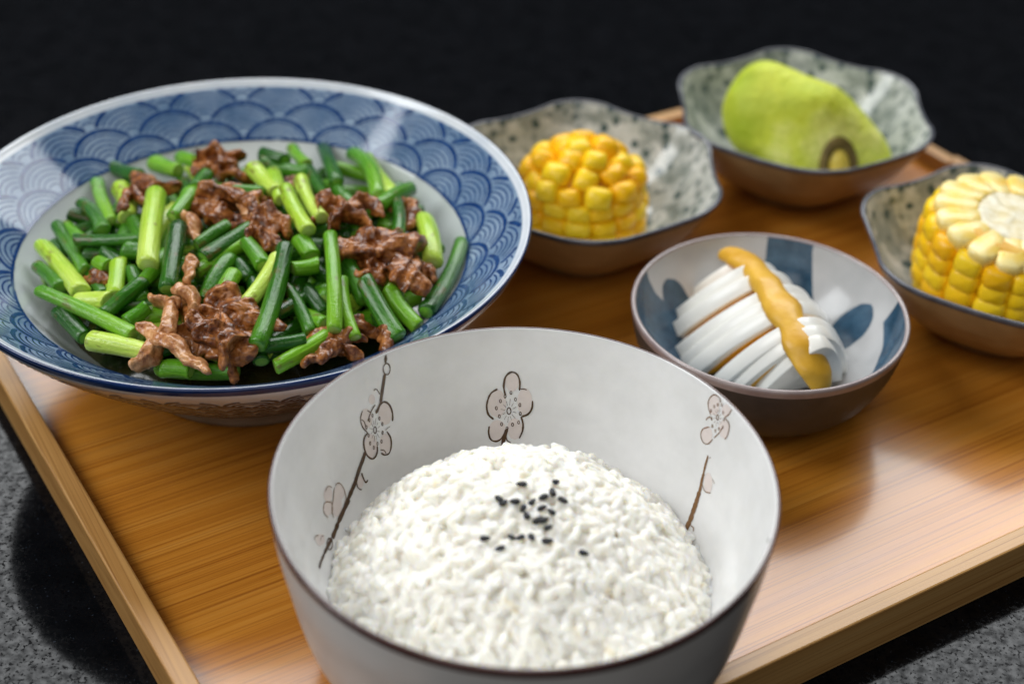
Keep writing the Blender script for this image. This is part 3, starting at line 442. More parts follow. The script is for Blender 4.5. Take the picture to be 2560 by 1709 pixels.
PRINT=[['P', 0, [[-1.73, 46.02], [-1.94, 44.48], [-2.68, 43.39], [-3.66, 42.98], [-4.65, 43.41], [-5.41, 44.52], [-5.67, 46.06], [-5.42, 47.58], [-4.69, 48.67], [-3.74, 49.07], [-2.78, 48.65], [-2.01, 47.55], [-1.73, 46.02]]], ['P', 0, [[-5.3, 39.68], [-5.68, 37.64], [-6.75, 36.18], [-8.18, 35.72], [-9.57, 36.35], [-10.59, 37.93], [-10.9, 40.0], [-10.46, 42.01], [-9.39, 43.4], [-8.03, 43.87], [-6.69, 43.25], [-5.67, 41.73], [-5.3, 39.68]]], ['P', 0, [[2.3, 40.16], [2.1, 38.1], [1.34, 36.56], [0.23, 35.96], [-0.93, 36.49], [-1.8, 37.97], [-2.14, 40.02], [-1.89, 42.06], [-1.13, 43.55], [-0.06, 44.14], [1.05, 43.62], [1.91, 42.18], [2.3, 40.16]]], ['P', 0, [[-5.35, 32.05], [-5.73, 30.59], [-6.8, 29.57], [-8.23, 29.26], [-9.64, 29.72], [-10.63, 30.85], [-10.89, 32.33], [-10.45, 33.76], [-9.38, 34.74], [-8.01, 35.04], [-6.67, 34.6], [-5.68, 33.52], [-5.35, 32.05]]], ['P', 0, [[-0.42, 32.55], [-0.69, 31.11], [-1.55, 30.01], [-2.75, 29.63], [-3.96, 30.01], [-4.84, 31.11], [-5.14, 32.55], [-4.82, 33.97], [-3.96, 35.04], [-2.82, 35.41], [-1.66, 35.04], [-0.78, 33.97], [-0.42, 32.55]]], ['B', 0.45, [[-5.56, 41.91], [-5.96, 43.59], [-6.03, 45.3], [-5.5, 47.58], [-3.91, 48.88], [-2.31, 48.12], [-1.55, 46.02], [-1.56, 43.36]]], ['B', 0.45, [[-7.84, 43.93], [-9.69, 42.87], [-10.67, 41.1], [-11.13, 38.91], [-10.64, 36.62], [-9.16, 35.27]]], ['B', 0.3, [[-1.31, 43.73], [-0.41, 43.83], [0.51, 43.6]]], ['B', 0.45, [[2.29, 40.53], [2.21, 38.29], [1.15, 36.56], [-0.72, 35.77]]], ['B', 0.4, [[-10.62, 33.51], [-10.92, 31.83], [-10.43, 30.08], [-9.04, 29.37], [-7.4, 29.73], [-5.96, 31.21], [-4.75, 32.88]]], ['B', 0.4, [[-0.91, 35.77], [-0.28, 33.91], [-0.4, 31.87], [-1.34, 29.98]]], ['B', 0.35, [[-5.56, 30.86], [-5.18, 29.49], [-3.97, 28.75]]], ['B', 0.21, [[-3.37, 37.15], [-2.31, 36.92]]], ['B', 0.24, [[-0.86, 36.68], [-1.0, 36.23], [-1.3, 36.22], [-1.47, 36.67], [-1.33, 37.08], [-1.02, 37.09], [-0.86, 36.68]]], ['B', 0.21, [[-3.63, 36.33], [-2.62, 35.28]]], ['B', 0.24, [[-1.29, 34.27], [-1.44, 33.89], [-1.75, 33.89], [-1.91, 34.26], [-1.77, 34.63], [-1.46, 34.64], [-1.29, 34.27]]], ['B', 0.21, [[-4.12, 35.86], [-3.81, 34.87]]], ['B', 0.24, [[-3.11, 33.65], [-3.3, 33.27], [-3.61, 33.27], [-3.77, 33.65], [-3.62, 34.02], [-3.3, 34.02], [-3.11, 33.65]]], ['B', 0.21, [[-4.73, 35.77], [-4.93, 34.21]]], ['B', 0.24, [[-4.83, 32.65], [-4.99, 32.24], [-5.31, 32.25], [-5.46, 32.66], [-5.3, 33.03], [-4.98, 33.02], [-4.83, 32.65]]], ['B', 0.21, [[-5.3, 36.13], [-6.0, 35.02]]], ['B', 0.24, [[-6.49, 33.82], [-6.66, 33.45], [-6.97, 33.46], [-7.12, 33.84], [-6.95, 34.24], [-6.64, 34.23], [-6.49, 33.82]]], ['B', 0.21, [[-5.64, 36.85], [-6.44, 36.43]]], ['B', 0.24, [[-7.1, 35.94], [-7.26, 35.58], [-7.57, 35.59], [-7.71, 35.97], [-7.55, 36.41], [-7.24, 36.39], [-7.1, 35.94]]], ['B', 0.21, [[-5.72, 37.71], [-7.0, 38.06]]], ['B', 0.24, [[-7.97, 38.41], [-8.13, 37.97], [-8.43, 37.99], [-8.57, 38.45], [-8.42, 38.85], [-8.11, 38.83], [-7.97, 38.41]]], ['B', 0.21, [[-5.45, 38.53], [-6.2, 39.41]]], ['B', 0.24, [[-6.75, 40.4], [-6.9, 39.99], [-7.2, 40.01], [-7.34, 40.42], [-7.19, 40.82], [-6.89, 40.81], [-6.75, 40.4]]], ['B', 0.21, [[-4.96, 39.0], [-5.3, 40.27]]], ['B', 0.24, [[-5.37, 41.72], [-5.56, 41.32], [-5.85, 41.33], [-6.0, 41.74], [-5.85, 42.14], [-5.56, 42.13], [-5.37, 41.72]]], ['B', 0.21, [[-4.37, 39.1], [-4.19, 40.95]]], ['B', 0.24, [[-3.69, 42.73], [-3.84, 42.32], [-4.13, 42.32], [-4.28, 42.73], [-4.14, 43.14], [-3.84, 43.13], [-3.69, 42.73]]], ['B', 0.21, [[-3.8, 38.72], [-3.29, 39.64]]], ['B', 0.24, [[-2.38, 40.79], [-2.52, 40.39], [-2.82, 40.39], [-2.97, 40.79], [-2.83, 41.2], [-2.54, 41.2], [-2.38, 40.79]]], ['B', 0.21, [[-3.46, 38.01], [-2.41, 38.56]]], ['B', 0.24, [[-1.05, 39.21], [-1.18, 38.76], [-1.48, 38.76], [-1.64, 39.2], [-1.5, 39.61], [-1.21, 39.62], [-1.05, 39.21]]], ['B', 0.3, [[-3.94, 37.41], [-4.12, 36.74], [-4.54, 36.45], [-4.96, 36.76], [-5.15, 37.44], [-4.96, 38.1], [-4.55, 38.39], [-4.13, 38.09], [-3.94, 37.41]]], ['B', 0.9, [[-5.14, 32.55], [-5.97, 30.53], [-6.65, 28.28]]], ['B', 1.15, [[-6.56, 28.43], [-7.07, 26.84], [-7.61, 25.1], [-7.79, 23.94]]], ['B', 0.35, [[-7.31, 27.58], [-8.56, 27.69], [-9.41, 27.47]]], ['B', 0.75, [[-38.73, 61.5], [-39.24, 59.38]]], ['B', 0.35, [[-38.12, 57.07], [-38.45, 56.18], [-39.06, 55.81], [-39.67, 56.07], [-40.1, 56.9], [-40.14, 57.94], [-39.81, 58.81], [-39.2, 59.17], [-38.6, 58.92], [-38.17, 58.11], [-38.12, 57.07]]], ['B', 0.8, [[-39.91, 56.34], [-41.06, 52.89], [-42.71, 48.58]]], ['B', 0.6, [[-42.52, 48.88], [-43.98, 47.22], [-44.59, 46.53]]], ['B', 0.3, [[-42.44, 51.17], [-42.96, 52.78], [-43.71, 53.34], [-43.91, 52.96]]], ['P', 0, [[-39.66, 44.13], [-40.32, 42.69], [-41.4, 41.89], [-42.63, 41.97], [-43.64, 42.87], [-44.12, 44.36], [-44.03, 46.07], [-43.38, 47.53], [-42.34, 48.33], [-41.15, 48.27], [-40.15, 47.37], [-39.61, 45.86], [-39.66, 44.13]]], ['P', 0, [[-46.18, 45.55], [-46.83, 44.3], [-47.85, 43.68], [-48.99, 43.83], [-49.91, 44.75], [-50.37, 46.14], [-50.26, 47.66], [-49.58, 48.86], [-48.58, 49.47], [-47.48, 49.33], [-46.58, 48.44], [-46.11, 47.08], [-46.18, 45.55]]], ['P', 0, [[-46.89, 37.59], [-47.71, 36.17], [-48.98, 35.48], [-50.25, 35.6], [-51.17, 36.56], [-51.55, 38.13], [-51.27, 39.81], [-50.41, 41.18], [-49.22, 41.91], [-48.0, 41.8], [-47.08, 40.84], [-46.67, 39.3], [-46.89, 37.59]]], ['P', 0, [[-42.23, 36.05], [-43.0, 34.86], [-44.11, 34.17], [-45.16, 34.22], [-45.91, 34.93], [-46.17, 36.2], [-45.97, 37.73], [-45.28, 39.03], [-44.26, 39.79], [-43.25, 39.76], [-42.46, 38.99], [-42.07, 37.59], [-42.23, 36.05]]], ['P', 0, [[-44.11, 50.39], [-44.39, 49.75], [-44.87, 49.4], [-45.43, 49.47], [-45.9, 49.9], [-46.12, 50.59], [-46.07, 51.34], [-45.78, 51.97], [-45.32, 52.33], [-44.77, 52.26], [-44.29, 51.83], [-44.07, 51.15], [-44.11, 50.39]]], ['B', 0.45, [[-44.18, 47.32], [-42.4, 48.44], [-41.15, 48.27], [-40.01, 46.61], [-39.66, 44.13], [-40.17, 42.06]]], ['B', 0.35, [[-44.44, 49.0], [-45.77, 48.08], [-46.97, 46.92], [-47.99, 45.68]]], ['B', 0.35, [[-48.87, 49.26], [-49.96, 47.89], [-50.23, 46.46], [-49.97, 44.55], [-48.91, 42.64]]], ['B', 0.3, [[-49.9, 47.27], [-49.11, 45.87], [-49.1, 43.5]]], ['B', 0.3, [[-47.41, 48.71], [-46.34, 47.58], [-45.97, 48.18]]], ['B', 0.4, [[-48.83, 42.6], [-50.41, 41.87], [-51.34, 40.04], [-51.35, 37.32], [-50.12, 35.36], [-48.66, 35.22], [-47.47, 36.13], [-46.97, 37.63]]], ['B', 0.4, [[-42.7, 40.09], [-41.96, 37.85], [-42.35, 35.74], [-43.73, 34.16], [-45.37, 34.3], [-46.38, 35.28]]], ['B', 0.3, [[-41.32, 41.02], [-43.01, 40.61]]], ['B', 0.3, [[-46.25, 36.12], [-45.09, 35.44], [-44.82, 34.43]]], ['B', 0.21, [[-45.55, 41.5], [-44.88, 40.95]]], ['B', 0.24, [[-43.9, 40.24], [-44.14, 39.89], [-44.34, 39.98], [-44.34, 40.44], [-44.11, 40.75], [-43.91, 40.66], [-43.9, 40.24]]], ['B', 0.21, [[-45.98, 40.86], [-45.56, 39.51]]], ['B', 0.24, [[-44.96, 38.07], [-45.16, 37.74], [-45.41, 37.86], [-45.42, 38.28], [-45.18, 38.6], [-44.93, 38.48], [-44.96, 38.07]]], ['B', 0.21, [[-46.45, 40.58], [-46.59, 39.53]]], ['B', 0.24, [[-46.48, 38.09], [-46.69, 37.76], [-46.94, 37.89], [-46.9, 38.29], [-46.7, 38.62], [-46.45, 38.5], [-46.48, 38.09]]], ['B', 0.21, [[-46.93, 40.7], [-47.6, 39.25]]], ['B', 0.24, [[-48.03, 37.68], [-48.25, 37.33], [-48.51, 37.45], [-48.45, 37.89], [-48.24, 38.22], [-47.99, 38.09], [-48.03, 37.68]]], ['B', 0.21, [[-47.24, 41.23], [-48.13, 40.4]]], ['B', 0.24, [[-48.83, 39.36], [-49.08, 39.06], [-49.29, 39.17], [-49.29, 39.6], [-49.03, 39.93], [-48.82, 39.82], [-48.83, 39.36]]], ['B', 0.21, [[-47.32, 42.0], [-47.98, 41.87]]], ['B', 0.24, [[-48.63, 41.65], [-48.83, 41.33], [-49.08, 41.46], [-49.08, 41.88], [-48.82, 42.21], [-48.58, 42.09], [-48.63, 41.65]]], ['B', 0.21, [[-47.11, 42.78], [-47.96, 43.5]]], ['B', 0.24, [[-48.56, 44.12], [-48.77, 43.76], [-49.02, 43.88], [-48.98, 44.33], [-48.79, 44.67], [-48.54, 44.54], [-48.56, 44.12]]], ['B', 0.21, [[-46.67, 43.41], [-46.97, 44.45]]], ['B', 0.24, [[-47.14, 45.56], [-47.37, 45.24], [-47.57, 45.34], [-47.59, 45.78], [-47.37, 46.1], [-47.17, 46.0], [-47.14, 45.56]]], ['B', 0.21, [[-46.22, 43.69], [-46.1, 44.96]]], ['B', 0.24, [[-45.84, 46.36], [-46.06, 46.03], [-46.26, 46.13], [-46.28, 46.58], [-46.07, 46.9], [-45.86, 46.8], [-45.84, 46.36]]], ['B', 0.21, [[-45.74, 43.58], [-45.13, 45.23]]], ['B', 0.24, [[-44.36, 46.74], [-44.57, 46.41], [-44.77, 46.5], [-44.8, 46.95], [-44.59, 47.28], [-44.39, 47.18], [-44.36, 46.74]]], ['B', 0.21, [[-45.45, 43.05], [-44.83, 43.72]]], ['B', 0.24, [[-43.87, 44.47], [-44.05, 44.12], [-44.29, 44.24], [-44.28, 44.66], [-44.1, 45.01], [-43.86, 44.9], [-43.87, 44.47]]], ['B', 0.21, [[-45.36, 42.29], [-44.48, 42.45]]], ['B', 0.24, [[-43.31, 42.57], [-43.55, 42.22], [-43.79, 42.33], [-43.75, 42.77], [-43.57, 43.1], [-43.33, 43.0], [-43.31, 42.57]]], ['B', 0.3, [[-45.89, 41.92], [-46.2, 41.38], [-46.61, 41.27], [-46.85, 41.69], [-46.78, 42.35], [-46.47, 42.89], [-46.06, 43.0], [-45.82, 42.58], [-45.89, 41.92]]], ['B', 1.05, [[-51.44, 38.15], [-53.29, 36.41], [-55.88, 34.79], [-58.44, 33.21], [-59.88, 32.53], [-62.68, 31.5], [-65.61, 30.6], [-68.47, 29.69], [-71.17, 29.18]]], ['B', 1.05, [[-63.56, 30.64], [-68.93, 29.84], [-73.38, 28.94], [-78.33, 28.53]]], ['B', 0.8, [[-78.52, 28.66], [-82.33, 28.84], [-85.79, 29.23]]], ['B', 0.7, [[-85.36, 29.08], [-88.64, 29.59], [-92.45, 30.02]]], ['B', 0.4, [[-55.21, 33.89], [-55.38, 32.49], [-55.15, 31.07], [-54.05, 31.25]]], ['B', 0.35, [[-58.23, 32.91], [-58.66, 31.65], [-58.17, 30.63], [-57.51, 30.27]]], ['P', 0, [[-55.71, 31.55], [-56.31, 30.93], [-57.05, 30.66], [-57.76, 30.78], [-58.19, 31.28], [-58.24, 31.98], [-57.88, 32.72], [-57.28, 33.32], [-56.56, 33.6], [-55.87, 33.49], [-55.44, 33.01], [-55.38, 32.31], [-55.71, 31.55]]], ['P', 0, [[-68.6, 35.46], [-69.54, 34.93], [-70.63, 34.81], [-71.65, 35.21], [-72.27, 35.96], [-72.41, 36.98], [-72.03, 37.93], [-71.16, 38.52], [-70.11, 38.65], [-69.07, 38.22], [-68.33, 37.37], [-68.17, 36.35], [-68.6, 35.46]]], ['P', 0, [[-63.92, 33.21], [-64.87, 32.54], [-66.07, 32.4], [-67.19, 32.77], [-67.88, 33.58], [-68.01, 34.56], [-67.46, 35.48], [-66.51, 36.13], [-65.36, 36.28], [-64.26, 35.91], [-63.58, 35.15], [-63.42, 34.17], [-63.92, 33.21]]], ['P', 0, [[-70.97, 32.95], [-71.98, 32.46], [-73.27, 32.49], [-74.44, 33.01], [-75.17, 33.87], [-75.26, 34.83], [-74.67, 35.6], [-73.65, 36.05], [-72.38, 36.01], [-71.27, 35.53], [-70.57, 34.73], [-70.43, 33.77], [-70.97, 32.95]]], ['P', 0, [[-67.23, 31.24], [-68.57, 30.34], [-70.12, 30.06], [-71.38, 30.45], [-72.02, 31.36], [-71.85, 32.57], [-70.92, 33.7], [-69.56, 34.55], [-68.09, 34.85], [-66.92, 34.54], [-66.31, 33.68], [-66.39, 32.45], [-67.23, 31.24]]], ['F', 0.3, [[-70.86, 37.89], [-69.62, 38.49], [-68.48, 38.0], [-67.73, 36.98]]], ['F', 0.3, [[-66.19, 36.61], [-64.87, 36.52], [-63.93, 35.52], [-63.7, 33.84], [-64.47, 31.82], [-65.61, 30.99]]], ['F', 0.3, [[-74.85, 35.13], [-73.5, 35.94], [-72.03, 35.6], [-70.82, 34.5]]], ['F', 0.3, [[-74.99, 35.03], [-75.35, 34.08], [-74.86, 32.71]]], ['F', 0.3, [[-66.81, 36.42], [-69.22, 34.51], [-71.95, 32.84], [-72.85, 31.06]]], ['F', 0.3, [[-70.37, 34.9], [-71.2, 33.11], [-72.84, 32.27]]], ['B', 0.35, [[-79.82, 27.92], [-81.02, 27.74], [-82.14, 27.89], [-82.68, 28.3], [-82.48, 28.84], [-81.76, 29.38], [-80.65, 29.61], [-79.52, 29.44], [-78.87, 28.95], [-79.03, 28.4], [-79.82, 27.92]]], ['P', 0, [[-81.35, 30.44], [-82.38, 30.27], [-83.69, 30.62], [-84.92, 31.35], [-85.67, 32.27], [-85.81, 33.11], [-85.22, 33.62], [-84.17, 33.74], [-82.88, 33.38], [-81.72, 32.71], [-80.98, 31.85], [-80.82, 31.01], [-81.35, 30.44]]], ['F', 0.25, [[-85.71, 34.04], [-84.25, 34.0], [-82.9, 33.08]]], ['F', 0.25, [[-83.6, 31.86], [-81.86, 32.03], [-80.9, 31.27]]], ['P', 0, [[57.54, 59.73], [57.78, 58.31], [57.49, 56.97], [56.73, 56.02], [55.71, 55.75], [54.74, 56.24], [54.03, 57.37], [53.83, 58.83], [54.11, 60.13], [54.84, 61.02], [55.82, 61.26], [56.79, 60.8], [57.54, 59.73]]], ['P', 0, [[61.62, 60.96], [61.76, 60.02], [61.46, 59.04], [60.81, 58.28], [59.97, 57.97], [59.17, 58.15], [58.62, 58.81], [58.49, 59.77], [58.8, 60.73], [59.42, 61.46], [60.23, 61.5], [61.04, 61.5], [61.62, 60.96]]], ['P', 0, [[58.14, 50.87], [58.37, 49.69], [58.1, 48.49], [57.34, 47.59], [56.3, 47.28], [55.3, 47.63], [54.59, 48.5], [54.38, 49.7], [54.67, 50.88], [55.41, 51.74], [56.41, 52.04], [57.4, 51.7], [58.14, 50.87]]], ['P', 0, [[63.23, 56.25], [63.52, 54.98], [63.23, 53.64], [62.45, 52.67], [61.41, 52.29], [60.36, 52.64], [59.64, 53.62], [59.38, 54.92], [59.68, 56.24], [60.43, 57.16], [61.44, 57.51], [62.48, 57.18], [63.23, 56.25]]], ['O', 0.3, [[55.66, 55.3], [53.91, 57.29], [53.72, 59.26], [54.78, 61.19], [56.67, 61.5], [57.6, 60.61]]], ['O', 0.3, [[61.83, 61.5], [61.4, 59.55], [60.38, 57.96]]], ['O', 0.3, [[54.64, 53.05], [54.86, 53.91], [55.79, 54.96]]], ['O', 0.3, [[56.35, 52.07], [54.52, 50.12], [54.6, 48.09], [56.19, 47.04], [57.85, 47.73], [58.81, 49.86]]], ['O', 0.3, [[60.4, 57.9], [62.27, 57.65], [63.08, 56.56], [63.29, 54.16], [62.75, 52.69]]], ['O', 0.3, [[59.08, 50.47], [60.37, 53.29], [60.76, 55.07]]], ['O', 0.175, [[58.89, 56.65], [59.65, 56.98]]], ['O', 0.2, [[60.66, 57.45], [60.69, 57.09], [60.47, 56.93], [60.26, 57.16], [60.22, 57.51], [60.44, 57.67], [60.66, 57.45]]], ['O', 0.175, [[58.96, 55.93], [59.87, 55.52]]], ['O', 0.2, [[61.06, 55.32], [61.04, 54.97], [60.86, 54.84], [60.66, 55.03], [60.62, 55.39], [60.8, 55.52], [61.06, 55.32]]], ['O', 0.175, [[58.7, 55.33], [59.13, 54.7]]], ['O', 0.2, [[59.93, 54.04], [59.92, 53.65], [59.74, 53.52], [59.53, 53.75], [59.51, 54.07], [59.69, 54.2], [59.93, 54.04]]], ['O', 0.175, [[58.3, 55.09], [58.5, 53.78]]], ['O', 0.2, [[58.93, 52.59], [58.95, 52.27], [58.73, 52.11], [58.53, 52.31], [58.5, 52.67], [58.72, 52.83], [58.93, 52.59]]], ['O', 0.175, [[57.76, 55.18], [57.52, 54.12]]], ['O', 0.2, [[57.42, 53.12], [57.46, 52.75], [57.24, 52.6], [57.03, 52.85], [57.0, 53.21], [57.22, 53.36], [57.42, 53.12]]], ['O', 0.175, [[57.4, 55.69], [56.92, 55.23]]], ['O', 0.2, [[56.49, 54.81], [56.52, 54.45], [56.31, 54.3], [56.11, 54.55], [56.09, 54.87], [56.3, 55.02], [56.49, 54.81]]], ['O', 0.175, [[57.2, 56.35], [56.25, 56.42]]], ['O', 0.2, [[55.54, 56.65], [55.52, 56.26], [55.35, 56.15], [55.16, 56.39], [55.13, 56.75], [55.3, 56.87], [55.54, 56.65]]], ['O', 0.175, [[57.3, 57.05], [56.69, 57.65]]], ['O', 0.2, [[56.17, 58.46], [56.2, 58.11], [55.99, 57.96], [55.8, 58.21], [55.78, 58.53], [55.99, 58.68], [56.17, 58.46]]], ['O', 0.175, [[57.62, 57.48], [57.3, 58.44]]], ['O', 0.2, [[57.09, 59.63], [57.13, 59.28], [56.92, 59.14], [56.72, 59.38], [56.7, 59.7], [56.91, 59.84], [57.09, 59.63]]], ['O', 0.175, [[58.12, 57.58], [58.17, 58.96]]], ['O', 0.2, [[58.39, 60.4], [58.43, 60.06], [58.22, 59.91], [58.01, 60.14], [57.98, 60.49], [58.18, 60.64], [58.39, 60.4]]], ['O', 0.175, [[58.58, 57.27], [58.93, 57.9]]], ['O', 0.2, [[59.59, 58.87], [59.63, 58.52], [59.41, 58.37], [59.2, 58.6], [59.17, 58.95], [59.38, 59.1], [59.59, 58.87]]], ['O', 0.25, [[58.47, 56.6], [58.52, 56.05], [58.34, 55.67], [58.0, 55.68], [57.69, 56.06], [57.64, 56.61], [57.81, 56.99], [58.15, 56.97], [58.47, 56.6]]], ['O', 0.55, [[59.24, 44.97], [59.63, 42.2], [60.18, 39.84]]], ['O', 0.8, [[60.17, 40.05], [60.75, 37.48], [61.68, 34.78]]], ['O', 1.25, [[61.57, 35.11], [62.13, 33.44], [62.91, 31.09], [63.4, 29.34], [64.43, 27.63]]], ['O', 1.3, [[64.23, 27.9], [64.92, 26.38], [65.78, 24.95]]], ['O', 0.4, [[65.64, 25.26], [67.27, 24.09]]], ['P', 0, [[64.59, 39.98], [65.24, 38.75], [65.3, 37.54], [64.78, 36.69], [63.8, 36.46], [62.65, 36.88], [61.66, 37.9], [61.06, 39.18], [61.04, 40.4], [61.54, 41.21], [62.47, 41.4], [63.59, 40.97], [64.59, 39.98]]], ['O', 0.3, [[60.72, 40.0], [60.36, 38.07], [61.79, 36.93], [63.53, 36.44], [65.61, 37.52]]], ['O', 0.3, [[64.11, 40.92], [65.43, 40.39]]], ['O', 0.3, [[60.05, 44.59], [60.33, 45.22]]], ['O', 0.3, [[65.65, 27.41], [67.12, 27.54], [67.9, 27.04]]], ['O', 0.3, [[67.2, 25.62], [68.56, 25.88]]], ['O', 0.3, [[65.19, 24.41], [66.3, 24.68]]], ['G', 0.7, [[105.57, 58.35], [109.31, 61.5]]]]
SAUCE=[[-12.2, 34.9, 31.0], [-7.3, 29.9, 33.0], [-3.8, 21.3, 35.0], [-0.9, 10.7, 36.5], [1.4, 1.0, 37.0], [4.1, -9.2, 36.5], [6.4, -17.9, 35.0], [9.0, -23.4, 32.0], [12.2, -26.9, 28.0], [14.2, -29.5, 23.0]]


# ------------------------------------------------------------------ stir fry
V, F = [], []
def food_z(r): return .0405+.0125*(1-(r/.07)**2)
nr, na = 14, 64
for i in range(nr+1):
    r = .063*i/nr
    for j in range(na):
        a = 2*PI*j/na; p = Vector((r*math.sin(a), r*math.cos(a), 0))
        V.append((p.x, p.y, food_z(r)-.0125 - .004*(i/nr)**3 + .002*noise.noise(p*130)))
for i in range(nr):
    for j in range(na): F.append((i*na+j, i*na+(j+1) % na, (i+1)*na+(j+1) % na, (i+1)*na+j))
o = newobj('stir_fry_sauce', mesh('stir_fry_sauce', V, F, M['sauce']), None, BC)
tag(o, 'dark oily sauce at the bottom of the green stir fry', 'sauce', kind='stuff')

def make_stem(P, Q, cls, rad, bend, seed):
    rnd = random.Random(seed)
    P, Q = Vector(P), Vector(Q); ax = (Q-P); L = ax.length; ax.normalize()
    ns, nl_ = 14, 9; V, F, FM = [], [], []
    tap = rnd.uniform(-.10, .10); bd = Vector((rnd.uniform(-1,1), rnd.uniform(-1,1), 0)).normalized()*bend*L
    flat = rnd.uniform(.86, 1); tilt0, tilt1 = rnd.uniform(-.35,.35), rnd.uniform(-.35,.35)
    wrk = rnd.random() < .3
    prof = [(0, .0), (0, .74), (.010, .91), (.03, 1.0)] + [(i/nl_, 1) for i in range(1, nl_)] + [(.97, 1), (.99, .91), (1, .74), (1, 0)]
    rings = []
    for (t, k) in prof:
        c = bd*(4*t*(1-t)); rr = rad*k*(1+tap*(t-.5)*2)
        ring = []
        for j in range(ns):
            a = 2*PI*j/ns
            q = rr*(1+.03*math.sin(3*a+seed)+.03*noise.noise(Vector((math.cos(a)*.6, math.sin(a)*.6, t*5+seed)))) 
            if wrk: q *= 1+.10*noise.noise(Vector((math.cos(a)*1.4, math.sin(a)*1.4, t*3+seed)))
            x, y = q*math.cos(a), q*math.sin(a)*flat
            z = (t-.5)*L + (tilt0*x if t < .1 else tilt1*x if t > .9 else 0)
            ring.append(len(V)); V.append((x+c.x, y+c.y, z))
        rings.append(ring)
    for i in range(len(rings)-1):
        for j in range(ns):
            F.append((rings[i][j], rings[i][(j+1) % ns], rings[i+1][(j+1) % ns], rings[i+1][j])); FM.append(1 if i in (0, 1, len(rings)-2, len(rings)-3) and (i in (0, len(rings)-2)) else 0)
    me = mesh('garlic_stem', V, F, [M[cls], M['cut'+cls]], True, FM)
    o = newobj('garlic_stem', me, None, BC + (P+Q)/2); o.rotation_euler = ax.to_track_quat('Z', 'Y').to_euler()
    return o
def sector(x, y):
    if math.hypot(x, y) < .026: return 'amid the blue bowl pile', 'middle'
    a = math.degrees(math.atan2(x, y))
    if -25 <= a < 50: return 'on the blue bowl side away from rice', 'far'
    if 50 <= a < 115: return 'on the blue bowl side towards corn', 'corn'
    if a >= 115 or a < -160: return 'on the blue bowl side towards rice', 'rice'
    return 'on the blue bowl side over the rail', 'rail'
def size_word(L): return 'short' if L < .019 else ('long' if L > .031 else 'medium')
def stem_tag(o, cls, P, Q, top):
    P, Q = Vector(P), Vector(Q); c = (P+Q)/2; t, g = sector(c.x, c.y); L = size_word((P-Q).length)
    col = {'D': 'dark green', 'M': 'mid green', 'L': 'pale yellow-green'}[cls]; lay = 'on top' if top else 'half buried'
    tag(o, f'{L} {col} garlic stem {lay} {t}', 'vegetable', f'{L} {col} stems {lay}, {g} part')
for i, s in enumerate(STEMS):
    P, Q = [x*.001 for x in s[:3]], [x*.001 for x in s[3:6]]
    d = Vector(Q)-Vector(P)
    if d.length > .042: mid = (Vector(P)+Vector(Q))/2; P = mid - d.normalized()*.021; Q = mid + d.normalized()*.021
    rad = {'D': .0028, 'M': .0028, 'L': .0032}[s[6]]*random.uniform(.78, 1.1)
    stem_tag(make_stem(P, Q, s[6], rad, random.uniform(.01, .07), i), s[6], P, Q, True)
rs = random.Random(21)
for i in range(150):
    r = .060*math.sqrt(rs.random()); a = rs.uniform(0, 2*PI); h = rs.uniform(-.0105, -.0035)
    c = Vector((r*math.sin(a), r*math.cos(a), food_z(r)+h)); yaw = rs.uniform(0, PI); L = rs.uniform(.016, .032)
    d = Vector((math.cos(yaw), math.sin(yaw), rs.uniform(-.3, .3))).normalized()*L*.5
    for e in (c+d, c-d):
        rr = math.hypot(e.x, e.y)
    if max(math.hypot((c+d).x, (c+d).y), math.hypot((c-d).x, (c-d).y)) > .064: continue
    cls = rs.choices('DML', (6, 4, 1.2))[0]
    stem_tag(make_stem(c-d, c+d, cls, .0028*rs.uniform(.9, 1.1), rs.uniform(0, .05), 500+i), cls, c-d, c+d, False)

